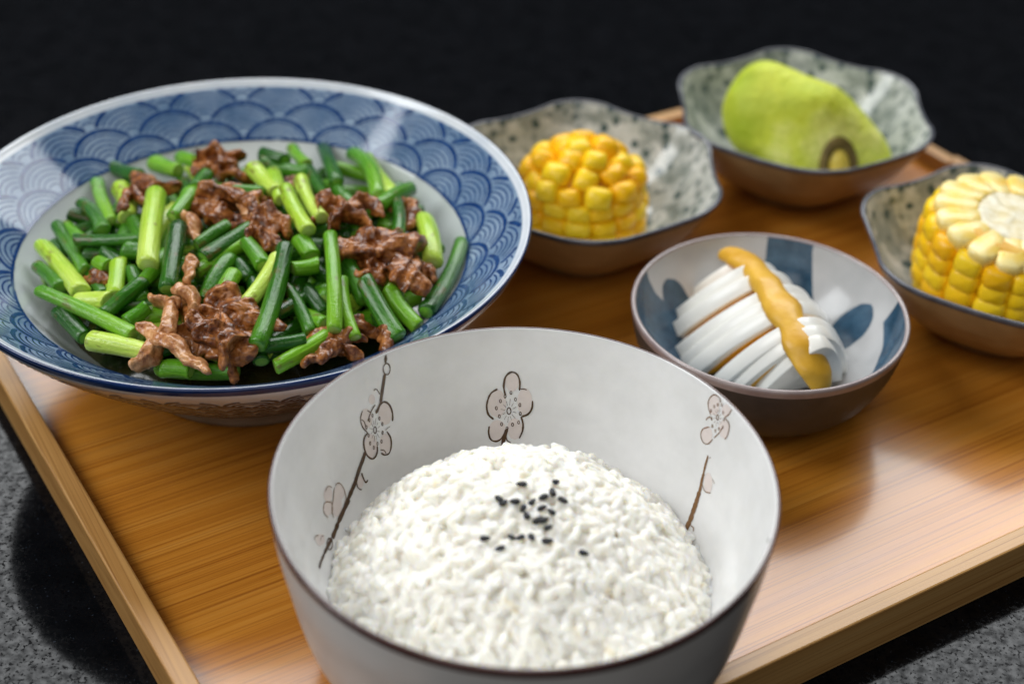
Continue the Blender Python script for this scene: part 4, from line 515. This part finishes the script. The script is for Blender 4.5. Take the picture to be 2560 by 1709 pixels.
def make_meat(p0, p1, p2, width, cls, seed):
    rnd = random.Random(seed); p0, p1, p2 = Vector(p0), Vector(p1), Vector(p2)
    ctr = (p0+p1+p2)/3; bm = bmesh.new()
    nstr = 1 if cls == 'T' else max(4, int(width/2.4))
    wid = width*.001
    for si in range(nstr):
        jit = Vector((rnd.uniform(-1,1), rnd.uniform(-1,1), rnd.uniform(-.55,.5)))*wid*(.0 if cls == 'T' else .42)
        sh = rnd.uniform(0, .25) if cls == 'B' else 0; en = rnd.uniform(.75, 1) if cls == 'B' else 1
        yaw0 = rnd.uniform(-.7, .7) if cls == 'B' else 0
        w0 = wid*(.36 if cls == 'T' else rnd.uniform(.19, .33)); th = max(.0014, w0*rnd.uniform(.42, .60)); tw0 = rnd.uniform(0, PI); tws = rnd.uniform(-2.4, 2.4)
        n = 22; ns = 12; rings = []
        for i in range(n+1):
            t = i/n; tt = sh+(en-sh)*t
            c = (p0*(1-tt)**2 + (p1*2-(p0+p2)*.5)*2*tt*(1-tt) + p2*tt*tt) - ctr
            c = Matrix.Rotation(yaw0, 3, 'Z') @ c + jit
            wig = Vector((noise.noise(Vector((t*3.5, seed, si))), noise.noise(Vector((t*3.5, seed+9, si))), noise.noise(Vector((t*3.5, seed+5, si)))))*wid*.20
            c = c + wig
            e = min(1, (math.sin(PI*min(max(t,.0),1))**.3) + .04)
            tang = (p2-p0).normalized(); s = tang.cross(Vector((0,0,1))).normalized(); u = s.cross(tang)
            tw = tw0+tws*t; ss = s*math.cos(tw)+u*math.sin(tw); uu = u*math.cos(tw)-s*math.sin(tw)
            ring = []
            for j in range(ns):
                a = 2*PI*j/ns
                k = 1+.40*noise.noise(Vector((math.cos(a)*1.3+si*7, math.sin(a)*1.3+seed, t*6)))
                ring.append(bm.verts.new(c + ss*(w0*e*k*math.cos(a)) + uu*(th*e*k*math.sin(a)) + ss*0))
            rings.append(ring)
        for i in range(n):
            for j in range(ns): bm.faces.new((rings[i][j], rings[i][(j+1) % ns], rings[i+1][(j+1) % ns], rings[i+1][j]))
        bm.faces.new(rings[0][::-1]); bm.faces.new(rings[-1])
    o = bmobj('pork_piece', bm, M['meat'+cls], None, 0, True); o.location = BC+ctr
    md = o.modifiers.new('fuse', 'REMESH'); md.mode = 'VOXEL'; md.voxel_size = .00055; md.use_smooth_shade = True
    for nm, sc, st in (('folds', .0050, .0019), ('fibre', .0014, .0005)):
        tx = bpy.data.textures.get(nm) or bpy.data.textures.new(nm, 'CLOUDS'); tx.noise_scale = sc; tx.noise_depth = 2
        d = o.modifiers.new(nm, 'DISPLACE'); d.texture = tx; d.strength = st; d.mid_level = .5; d.texture_coords = 'LOCAL'
    return o
for i, s in enumerate(MEAT):
    p = [[x*.001 for x in s[k:k+3]] for k in (0, 3, 6)]
    o = make_meat(*p, s[9], s[10], 40+i)
    c = sum((Vector(q) for q in p), Vector())/3; t, g = sector(c.x, c.y); sz = 'large' if s[9] >= 14 else ('small' if s[9] < 10 else 'medium')
    if s[10] == 'B': tag(o, f'{sz} clump of browned pork {t}', 'meat', f'{sz} browned pork clumps, {g} part')
    else: tag(o, f'{"wide" if s[9] >= 9 else "narrow"} tan strip of pork {t}', 'meat', f'tan pork strips, {g} part')

# ------------------------------------------------------------------ rice bowl
RC = Vector((.0041, .2742, 0))
rb = empty('rice_bowl', RC); tag(rb, 'white bowl with brown plum blossom print full of steamed rice', 'bowl')
PIN = [(0,10),(18,10.5),(30,13),(40,17.5),(47,23),(51.5,29),(54.8,36),(57.3,44),(59.3,52),(60.6,59),(61.2,61.6)]
rin = [(a*.001, b*.001) for a, b in PIN]
rin_s = []
for a, b in zip(rin, rin[1:]):
    for k in range(6): rin_s.append((a[0]+(b[0]-a[0])*k/6, a[1]+(b[1]-a[1])*k/6))
rin_s.append(rin[-1])
rlip = [(.06155,.0620), (.0620,.0621), (.06235,.0619), (.0625,.0615), (.06245,.0609)]
rout = smoothprof([(62.45,60.9), (61.4,50), (60,41), (58.2,30), (55.6,20), (50.5,10.5), (42,5), (33,3.6)], 6)
rfoot = [(.0325,.0022), (.032,.0003), (.0295,.0003), (.029,.003), (0,.0035)]
prof = rin_s + rlip + rout[1:] + rfoot
a0, a1, a2 = len(rin_s), len(rin_s), len(rin_s)+len(rlip)
me = lathe('bowl_body', prof, [M['rice_bowl_in'], M['brown_rim'], M['rice_bowl_out']], 224, lambda q: 0 if q < a1 else (1 if q < a2 else 2)); newobj('bowl_body', me, rb)
def surf_rice(th, zmm):
    z = zmm*.001; a = R(th); i = 0
    while i < len(rin)-2 and rin[i+1][1] < z: i += 1
    f = (z-rin[i][1])/(rin[i+1][1]-rin[i][1]); r = rin[i][0]+(rin[i+1][0]-rin[i][0])*f
    d = Vector((rin[i+1][0]-rin[i][0], rin[i+1][1]-rin[i][1])).normalized()
    return Vector((r*math.sin(a), r*math.cos(a), z)), Vector((-d.y*math.sin(a), -d.y*math.cos(a), d.x))
groups = {}
for c, w, pts in PRINT: groups.setdefault(c, []).append((w, pts))
def zone(p): 
    th = sum(q[0] for q in p)/len(p); return 0 if th < -14 else (1 if th < 14 else 2)
for c, nm, mt in (('B','blossom_branch_print','print_brown'), ('F','faint_blossom_print','print_faint'), ('O','ochre_blossom_print','print_ochre'), ('G','glaze_speck','print_grey')):
    for zn in range(3):
        lines = [(w*(.00145 if w > .39 else .0011), catmull(p, 4) if len(p) > 2 else resample(p, 1.0)) for w, p in groups[c] if zone(p) == zn]
        if lines: newobj(nm, ribbon_mesh(nm, lines, surf_rice, M[mt], .00016), rb)
for w, p in groups['P']:
    V, F = [], []; cu = sum(q[0] for q in p[:-1])/(len(p)-1); cv = sum(q[1] for q in p[:-1])/(len(p)-1); n = len(p)-1
    for k in (.02, .5, 1):
        for q in p[:-1]:
            pt, nn = surf_rice(cu+(q[0]-cu)*k, cv+(q[1]-cv)*k); V.append(pt+nn*.00008)
    for k in range(2):
        for j in range(n): F.append((k*n+j, k*n+(j+1) % n, (k+1)*n+(j+1) % n, (k+1)*n+j))
    newobj('petal_tint', mesh('petal_tint', V, F, M['print_pink']), rb)

# ------------------------------------------------------------------ rice
def rice_z(x, y):
    r = min(math.hypot(x, y), .0555)
    return .0505-.0295*(r/.0515)**2.6 + .0026*noise.noise(Vector((x*70, y*70, 3))) + .0008*noise.noise(Vector((x*190, y*190, 8)))
def grain_template(rnd):
    """rounded plump grain, about 5 x 2.2 mm, along local x, slightly bent"""
    vs = []; ns, nr = 8, 7; L = rnd.uniform(.0023, .0032); w = rnd.uniform(.00105, .00130); bend = rnd.uniform(-.0004, .0005)
    for i in range(nr):
        t = -1+2*i/(nr-1); rr = w*math.sqrt(max(0, 1-abs(t)**2.6))+.00008
        for j in range(ns):
            a = 2*PI*j/ns; vs.append(Vector((t*L, rr*math.cos(a), rr*math.sin(a)*.88 + bend*t*t)))
    fs = [(i*ns+j, i*ns+(j+1) % ns, (i+1)*ns+(j+1) % ns, (i+1)*ns+j) for i in range(nr-1) for j in range(ns)]
    return vs, fs + [tuple(range(ns))[::-1], tuple(range((nr-1)*ns, nr*ns))]
rr_ = random.Random(5); temps = [grain_template(rr_) for _ in range(8)]
V, F = [], []
n = 0
while n < 2700:
    x, y = rr_.uniform(-.053, .053), rr_.uniform(-.053, .053)
    if x*x+y*y > .0512**2: continue
    z = rice_z(x, y); e = .0005
    nn = Vector((-(rice_z(x+e, y)-z)/e, -(rice_z(x, y+e)-z)/e, 1)).normalized()
    yaw = rr_.uniform(0, 2*PI); t = Vector((math.cos(yaw), math.sin(yaw), 0)); t = (t-nn*t.dot(nn)).normalized(); t = (t+nn*rr_.gauss(0, .22)).normalized()
    s = nn.cross(t).normalized(); u = t.cross(s)
    c = Vector((x, y, z)) + nn*rr_.uniform(-.0012, .0009); vs, fs = rr_.choice(temps); n0 = len(V); sc = rr_.uniform(.88, 1.1)
    V += [c + (t*v.x + s*v.y + u*v.z)*sc for v in vs]; F += [tuple(q+n0 for q in f) for f in fs]; n += 1
n0 = len(V); na, nr = 72, 20
for i in range(nr+1):
    r = .0515*i/nr
    for j in range(na):
        a = 2*PI*j/na; x, y = r*math.sin(a), r*math.cos(a); V.append((x, y, rice_z(x, y)-.0004))
for i in range(nr):
    for j in range(na): F.append((n0+i*na+j, n0+i*na+(j+1) % na, n0+(i+1)*na+(j+1) % na, n0+(i+1)*na+j))
k0 = n0+nr*na; b0 = len(V)
for j in range(na): a = 2*PI*j/na; V.append((.030*math.sin(a), .030*math.cos(a), .0145))
V.append((0, 0, .0145))
for j in range(na): F.append((k0+j, k0+(j+1) % na, b0+(j+1) % na, b0+j)); F.append((b0+j, b0+(j+1) % na, b0+na))
o = newobj('steamed_rice', mesh('steamed_rice', V, F, M['rice']), None, RC)
md = o.modifiers.new('sticky', 'REMESH'); md.mode = 'VOXEL'; md.voxel_size = .00031; md.use_smooth_shade = True
tag(o, 'mound of white steamed rice sprinkled with black sesame', 'rice', kind='stuff')

# sesame
V, F = [], []; ns, nr = 10, 8
for i in range(nr):
    t = -1+2*i/(nr-1); w = .00088*math.sqrt(max(0, 1-t*t))*(1-.28*t)+.00003
    for j in range(ns): a = 2*PI*j/ns; V.append((t*.00155, w*math.cos(a), w*.62*math.sin(a)))
F = [(i*ns+j, i*ns+(j+1) % ns, (i+1)*ns+(j+1) % ns, (i+1)*ns+j) for i in range(nr-1) for j in range(ns)] + [tuple(range(ns))[::-1], tuple(range((nr-1)*ns, nr*ns))]
sm = mesh('sesame_seed', V, F, M['sesame']); rs = random.Random(12)
for s in SESAME:
    x, y = s[0]*.001, s[1]*.001; z = rice_z(x, y); e = .0008
    nn = Vector((-(rice_z(x+e, y)-z)/e, -(rice_z(x, y+e)-z)/e, 1)).normalized()
    yaw = rs.uniform(0, 2*PI); t = Vector((math.cos(yaw), math.sin(yaw), rs.uniform(-.25, .25))); t = (t-nn*t.dot(nn)*.8).normalized(); q = nn.cross(t).normalized(); u = t.cross(q)
    o = newobj('sesame_seed', sm); mm = Matrix((t, q, u)).transposed().to_4x4(); mm.translation = RC+Vector((x, y, z))+nn*.0023; k = rs.uniform(.86, 1.06)
    o.matrix_world = mm @ Matrix.Scale(k, 4)
    tag(o, 'small black sesame seed lying on the white rice', 'seed', 'sesame seeds on the rice')

# ------------------------------------------------------------------ egg bowl
EC = Vector((.0819, .3901, 0))
eb = empty('egg_bowl', EC); tag(eb, 'small round bowl with blue brush marks and dark outside holding sliced egg', 'bowl')
ein = smoothprof([(0,7), (14,7.4), (25,11), (33,17.2), (38.5,24), (41.4,30), (42.6,33.6)], 6)
elip = [(.0429,.0340), (.0434,.0342), (.0439,.0340), (.0442,.0335), (.0441,.0328)]
eout = smoothprof([(44.1,32.8), (43.2,27), (41,19.5), (36.5,11), (29.5,5.2), (24,3.5)], 6)
efoot = [(.0232,.002), (.0229,.0003), (.0212,.0003), (.0208,.0025), (0,.003)]
prof = ein+elip+eout[1:]+efoot; b1 = len(ein)-1; b2 = len(ein)+len(elip)+1
newobj('bowl_body', lathe('bowl_body', prof, [M['egg_in'], M['egg_rim'], M['egg_out']], 160, lambda q: 0 if q < b1 else (1 if q < b2 else 2)), eb)

# egg slices: half egg lying cut side down, sliced across, slices fanned a little apart
def half_disc(w, h, th, inset=0, n=26):
    """half-ellipse slab in local XZ, thickness along Y, rounded edges"""
    V, F = [], []; lay = [(-.5, .975), (-.5+.035, .993), (-.5+.09, 1.0), (.5-.09, 1.0), (.5-.035, .993), (.5, .975)]
    out = []
    for k in range(n+1):
        a = PI*k/n; x = -math.cos(a); out.append((x*w, h*max(0, 1-abs(x)**1.75)**.86))
    for k in range(1, 12): out.append((w-2*w*k/12, 0))
    m = len(out)
    for (y, s) in lay:
        for (x, z) in out: V.append((x*s, y*th, z*s + (1-s)*h*.25))
    for i in range(len(lay)-1):
        for j in range(m): F.append((i*m+j, i*m+(j+1) % m, (i+1)*m+(j+1) % m, (i+1)*m+j))
    F += [tuple(range(m))[::-1], tuple(range((len(lay)-1)*m, len(lay)*m))]
    return V, F
TILT = 1
ridge = [Vector(q)*.001 for q in SAUCE]
# axis of the egg on the bowl floor
AX0, AX1 = Vector((-.0110, .0350, 0)), Vector((.0095, -.0150, 0)); axd = (AX1-AX0).normalized(); Lx = (AX1-AX0).length
yaw_ax = math.atan2(axd.y, axd.x) - PI/2 + PI
nsl = 9; pos = 0
gaps = {2: .0040, 5: .0050}; ts = []
tcur = 0
for i in range(nsl):
    ts.append(tcur); tcur += .0056 + gaps.get(i, 0)
tot = ts[-1]
lab = ['rounded end slice of boiled egg at the mustard tip', 'end slice of boiled egg in front of the fan, by the bowl rim']
for i in range(nsl):
    f = ts[i]/tot; c = AX0.lerp(AX1, f); e = (f-.47)/.62
    w = .0280*math.sqrt(max(.12, 1-e*e)); h = .0315*math.sqrt(max(.25, 1-(e*.80)**2))
    if i == 0: w *= .72; h *= .84
    root = empty('egg_slice', EC+Vector((c.x, c.y, .0095 + .0085*abs(e)**2)), yaw_ax + R([6, 5, 3, 3, 1, 0, -1, -2, -3][i]))
    root.rotation_euler = (R(TILT*[30, 29, 28, 26, 25, 24, 22, 21, 20][i]), R([1, -1, 1, 1, -1, 1, -1, 1, 0][i]), root.rotation_euler.z)
    V, F = half_disc(w, h, .0053); newobj('egg_white', mesh('egg_white', V, F, M['egg_white']), root)
    if 0 < i < nsl-1:
        V, F = half_disc(w*.84, h*.88, .0058, n=18); V = [(x, y, z+h*.04) for x, y, z in V]; newobj('yolk', mesh('yolk', V, F, M['yolk']), root)
    ordn = ['','second','third','fourth','fifth','sixth','seventh','eighth','ninth'][i]
    if i == 0: tag(root, 'rounded white end slice of boiled egg under the tip of the mustard', 'egg slice', 'boiled egg slices fanned in the small bowl')
    else: tag(root, ordn+' boiled egg slice counted from the rounded end, under the mustard strip', 'egg slice', 'boiled egg slices fanned in the small bowl')
# mustard strip
path = catmull([tuple(q) for q in ridge], 8); V, F = [], []; ns = 18
for i, p in enumerate(path):
    t = i/(len(path)-1); p = Vector(p); a = Vector(path[max(i-1, 0)]); b = Vector(path[min(i+1, len(path)-1)]); tg = (b-a).normalized()
    s = tg.cross(Vector((0,0,1))).normalized(); u = s.cross(tg)
    e = math.sqrt(max(0, 1-(2*t-1)**8)); wv = (.0046+.0002*math.sin(t*26)+.0020*noise.noise(Vector((t*9, 2, 0)))+.0012*t)*e+.0001
    hv = (.0030+.0007*noise.noise(Vector((t*12, 7, 0))))*e+.0001
    for j in range(ns):
        an = 2*PI*j/ns; k = 1+.16*noise.noise(Vector((math.cos(an), math.sin(an), t*11)))
        V.append(p + s*(wv*k*math.cos(an)) + u*(hv*k*math.sin(an)))
for i in range(len(path)-1):
    for j in range(ns): F.append((i*ns+j, i*ns+(j+1) % ns, (i+1)*ns+(j+1) % ns, (i+1)*ns+j))
F += [tuple(range(ns)), tuple(range((len(path)-1)*ns, len(path)*ns))[::-1]]
o = newobj('mustard_strip', mesh('mustard_strip', V, F, M['mustard']), None, EC); tag(o, 'wavy strip of yellow mustard squeezed along the sliced egg', 'sauce')

# ------------------------------------------------------------------ three lobed side dishes
din = smoothprof([(0,6.5), (16,6.8), (27,9.5), (36,16), (43,24.5), (47.2,31.6), (48.4,33.6)], 6)
dlip = [(.0488,.0340), (.0493,.0341), (.0498,.0339), (.0500,.0334), (.0498,.0327)]
dout = smoothprof([(49.8,32.7), (46,25.5), (40,16.5), (32,8.5), (26,5), (23,3.8)], 6)
dfoot = [(.0226,.002), (.0222,.0003), (.0205,.0003), (.020,.0025), (0,.003)]
prof = din+dlip+dout[1:]+dfoot; d1 = len(din)-1; d2 = len(din)+len(dlip)
def lobe(a, r, z):
    k = max(0, (r-.016)/.034); c = math.cos(6*a)
    c = math.copysign(abs(c)**.8, c)
    return r*(1+.045*k*c), z + (.0007*k*c if z > .02 else 0)
dish_me = lathe('dish_body', prof, [M['dish_in'], M['dish_rim'], M['dish_out']], 192, lambda q: 0 if q < d1 else (1 if q < d2 else 2), lobe)
DISH = [(Vector((.0249,.4761,0)), R(2), 'lobed speckled dish beside the blue bowl holding the rounded corn tip'), (Vector((.1119,.5289,0)), R(0), 'lobed speckled dish at the tray corner holding the green fruit'), (Vector((.1699,.4344,0)), R(1), 'lobed speckled dish next to the egg bowl holding the cut corn')]
for c, rz, lb in DISH:
    d = empty('lobed_dish', c, rz); tag(d, lb, 'dish', 'lobed speckled side dishes'); newobj('dish_body', dish_me, d)

# ------------------------------------------------------------------ corn
def kernel_mesh(name, w, h, d, seed):
    """plump kernel: local x = across, z = along the cob, y = outward"""
    V, F = [], []; ns, nr = 12, 8; rnd = random.Random(seed)
    for i in range(nr+1):
        ph = PI*i/nr
        for j in range(ns):
            th = 2*PI*j/ns; sx = math.copysign(abs(math.cos(th))**.5, math.cos(th)); sz = math.copysign(abs(math.sin(th))**.5, math.sin(th))
            q = abs(math.sin(ph))**.6
            V.append((w*.5*sx*q*(1+.04*rnd.uniform(-1,1)), -math.cos(ph)*d*.5, h*.5*sz*q*(1+.04*rnd.uniform(-1,1))))
    for i in range(nr):
        for j in range(ns): F.append((i*ns+j, i*ns+(j+1) % ns, (i+1)*ns+(j+1) % ns, (i+1)*ns+j))
    return mesh(name, V, F, M['kernel'])
kms = [kernel_mesh('kernel', .0104, .0080, .0095, k) for k in range(4)]
krs = [kernel_mesh('kernel', .0104, .0096, .0098, 20+k) for k in range(4)]
def kernel(parent, pos, outward, along, me, sc):
    y = Vector(outward).normalized(); z = Vector(along); z = (z-y*z.dot(y)).normalized(); x = y.cross(z)
    o = newobj('kernel', me, parent); mm = Matrix((x, y, z)).transposed().to_4x4(); mm.translation = pos
    o.matrix_local = mm @ Matrix.Diagonal((*sc, 1)); return o
rs = random.Random(33)
ca = empty('corn_tip', DISH[0][0]+Vector((-.001, -.003, .0075)), .2); ca.scale = (1, 1, .86); tag(ca, 'rounded tip piece of yellow corn standing in the dish beside the blue bowl', 'corn')
prof = smoothprof([(0,0), (18.5,0), (19,6), (19,20), (17.5,27), (13,33), (7,36.5), (0,37.5)], 4)
newobj('cob', lathe('cob', prof, M['cob'], 48), ca)
NC = 15
for row in range(4):
    for j in range(NC):
        a = 2*PI*(j+.06*rs.uniform(-1,1))/NC + .03*row; z = .0035+row*.0068+rs.uniform(-.0004,.0004); rr = .0200 - (.0012 if row == 3 else 0)
        kernel(ca, (rr*math.sin(a), rr*math.cos(a), z), (math.sin(a), math.cos(a), .12*max(0, row-1)), (0,0,1), rs.choice(kms), (rs.uniform(.9,1.02), rs.uniform(.92,1.08), rs.uniform(.92,1.05)))
for rad, z, cnt, tilt in ((.0180,.0292,12,.55), (.0135,.0350,8,.95), (.0072,.0388,5,1.6), (.0010,.0405,1,5)):
    for j in range(cnt):
        a = 2*PI*(j+rs.uniform(-.22,.22))/cnt + z*300; q = rs.uniform(-.0012,.0012)
        kernel(ca, ((rad+q)*math.sin(a), (rad+q)*math.cos(a), z+q), (math.sin(a), math.cos(a), tilt), (rs.uniform(-.3,.3),rs.uniform(-.3,.3),1) if tilt < 4 else (1,0,.1), rs.choice(krs), (rs.uniform(.85,1.08), rs.uniform(.9,1.1), rs.uniform(.85,1.08)))
cb = empty('corn_chunk', DISH[2][0]+Vector((-.0050, -.0010, .0120)), .1); cb.rotation_euler = (R(7), R(4), .1); cb.scale = (1.1, 1.1, 1.1); tag(cb, 'cut chunk of yellow corn with white core facing up in the dish', 'corn')
prof = smoothprof([(0,0), (17,0), (19,4), (20.5,26), (19,30.6), (15,31.4), (11,31.4)], 3)
newobj('cob', lathe('cob', prof, M['cob'], 48), cb)
def core_lobe(a, r, z): return r*(1+.02*math.cos(16*a)+.05*noise.noise(Vector((3*math.sin(a), 3*math.cos(a), 5)))), z + .0006*noise.noise(Vector((r*300*math.sin(a), r*300*math.cos(a), 1)))
newobj('core', lathe('core', [(.0148,.0296), (.0142,.0309), (.0126,.0317), (.0100,.0320), (.0070,.0315), (.0045,.0319), (.002,.0320), (0,.0320)], M['core'], 112, None, core_lobe), cb)
kcm = []
for k in range(4):
    V, F = [], []; rnd = random.Random(90+k)      # wedge of a kernel sliced through: flat top, rounded outside
    out = [(-.0021,-.006), (-.0032,-.002), (-.0040,.002), (-.0037,.0045), (-.0022,.0060), (0,.0064), (.0022,.0060), (.0037,.0045), (.0040,.002), (.0032,-.002), (.0021,-.006)]
    for zz, s in ((-.003, .9), (.0006, 1.0), (.0016, .96), (.0021, .84)):
        for (x, y) in out: V.append((x*s*rnd.uniform(.95,1.05), y*s, zz+rnd.uniform(-.0003,.0003)))
    m_ = len(out)
    for i in range(3):
        for j in range(m_): F.append((i*m_+j, i*m_+(j+1) % m_, (i+1)*m_+(j+1) % m_, (i+1)*m_+j))
    F.append(tuple(range(3*m_, 4*m_))); kcm.append(mesh('cut_kernel', V, F, M['kernel_cut']))
newobj('cut_face', lathe('cut_face', [(.0225,.0262), (.0220,.0278), (.0200,.0286), (.0150,.0288), (.010,.0288), (0,.0288)], M['kernel_cut'], 96, None, core_lobe), cb)
NB = 16
for j in range(NB):
    a = 2*PI*(j+.05*rs.uniform(-1,1))/NB
    for row in range(5):
        z = .0030+row*.0054+rs.uniform(-.0003,.0003); rr = .0218 - (.0030 if row == 0 else .0008 if row == 1 else 0)
        kernel(cb, (rr*math.sin(a+.02*row), rr*math.cos(a+.02*row), z), (math.sin(a), math.cos(a), .05), (0,0,1), rs.choice(kms), (rs.uniform(.90,1.0), rs.uniform(.92,1.06), rs.uniform(.92,1.05)))
    o = newobj('cut_kernel', rs.choice(kcm), cb); o.location = (.0176*math.sin(a), .0176*math.cos(a), .0293+rs.uniform(-.0003,.0003)); o.rotation_euler = (R(-6)+rs.uniform(-.05,.05), rs.uniform(-.08,.08), -a); o.scale = (1.12, rs.uniform(1.08,1.18), 1)

# ------------------------------------------------------------------ green fruit
fr = empty('green_fruit', DISH[1][0]+Vector((.0002, -.006, .0275)), 0); tag(fr, 'lumpy green fruit with a brown ringed yellow end in the corner dish', 'fruit')
a_, b_ = Vector((-.0225, .010, .0080)), Vector((.0265, -.012, -.0100)); ax = (b_-a_).normalized(); s = ax.cross(Vector((0,0,1))).normalized(); u = s.cross(ax); V, F = [], []
n, ns = 28, 40
for i in range(n+1):
    ph = PI*i/n; t = -math.cos(ph)
    rad = .0208*math.sin(ph)**.70*(1+.06*(-t)-.36*max(0, t))
    c = (a_+b_)*.5 + ax*(t*.0355)
    for j in range(ns):
        th = 2*PI*j/ns; k = 1+.22*noise.noise(Vector((math.cos(th)*1.1, math.sin(th)*1.1, t*1.8+4)))+.06*math.cos(3*th+1)*math.sin(ph)
        V.append(c + s*(rad*k*math.cos(th)) + u*(rad*k*1.02*math.sin(th)))
F = [(i*ns+j, i*ns+(j+1) % ns, (i+1)*ns+(j+1) % ns, (i+1)*ns+j) for i in range(n) for j in range(ns)]
newobj('fruit_flesh', mesh('fruit_flesh', V, F, M['fruit']), fr)
def torus(name, c, nrm, Rr, r, mat, par, arc=1, sy=1.0):
    nrm = Vector(nrm).normalized(); s = nrm.cross(Vector((0,0,1))).normalized(); u = s.cross(nrm); V, F = [], []; n, ns = 40, 12
    for i in range(n):
        a = 2*PI*i/n; d = s*math.cos(a)+u*math.sin(a)*sy
        for j in range(ns):
            b = 2*PI*j/ns; k = 1+.25*noise.noise(Vector((math.cos(a)*2, math.sin(a)*2, b*.3)))
            V.append(Vector(c)+d*(Rr+r*k*math.cos(b))+nrm*(r*k*math.sin(b)))
    F = [(i*ns+j, ((i+1) % n)*ns+j, ((i+1) % n)*ns+(j+1) % ns, i*ns+(j+1) % ns) for i in range(n) for j in range(ns)]
    return newobj(name, mesh(name, V, F, mat), par)
cc = Vector((.0110, -.0215, -.0045)); cn = Vector((.22, -.90, .36))
torus('calyx_ring', cc, cn, .0062, .0018, M['calyx'], fr, sy=1.5)
V, F = [], []
nrm = cn.normalized(); s = nrm.cross(Vector((0,0,1))).normalized(); u = s.cross(nrm)
for i in range(9):
    ph = PI*.5*i/8
    for j in range(16):
        th = 2*PI*j/16; V.append(cc + nrm*(math.sin(ph)*.0042-.001) + (s*math.cos(th)*.0048+u*math.sin(th)*.0072)*math.cos(ph)**.8)
F = [(i*16+j, i*16+(j+1) % 16, (i+1)*16+(j+1) % 16, (i+1)*16+j) for i in range(8) for j in range(16)]
newobj('yellow_core', mesh('yellow_core', V, F, M['fruit_core']), fr)
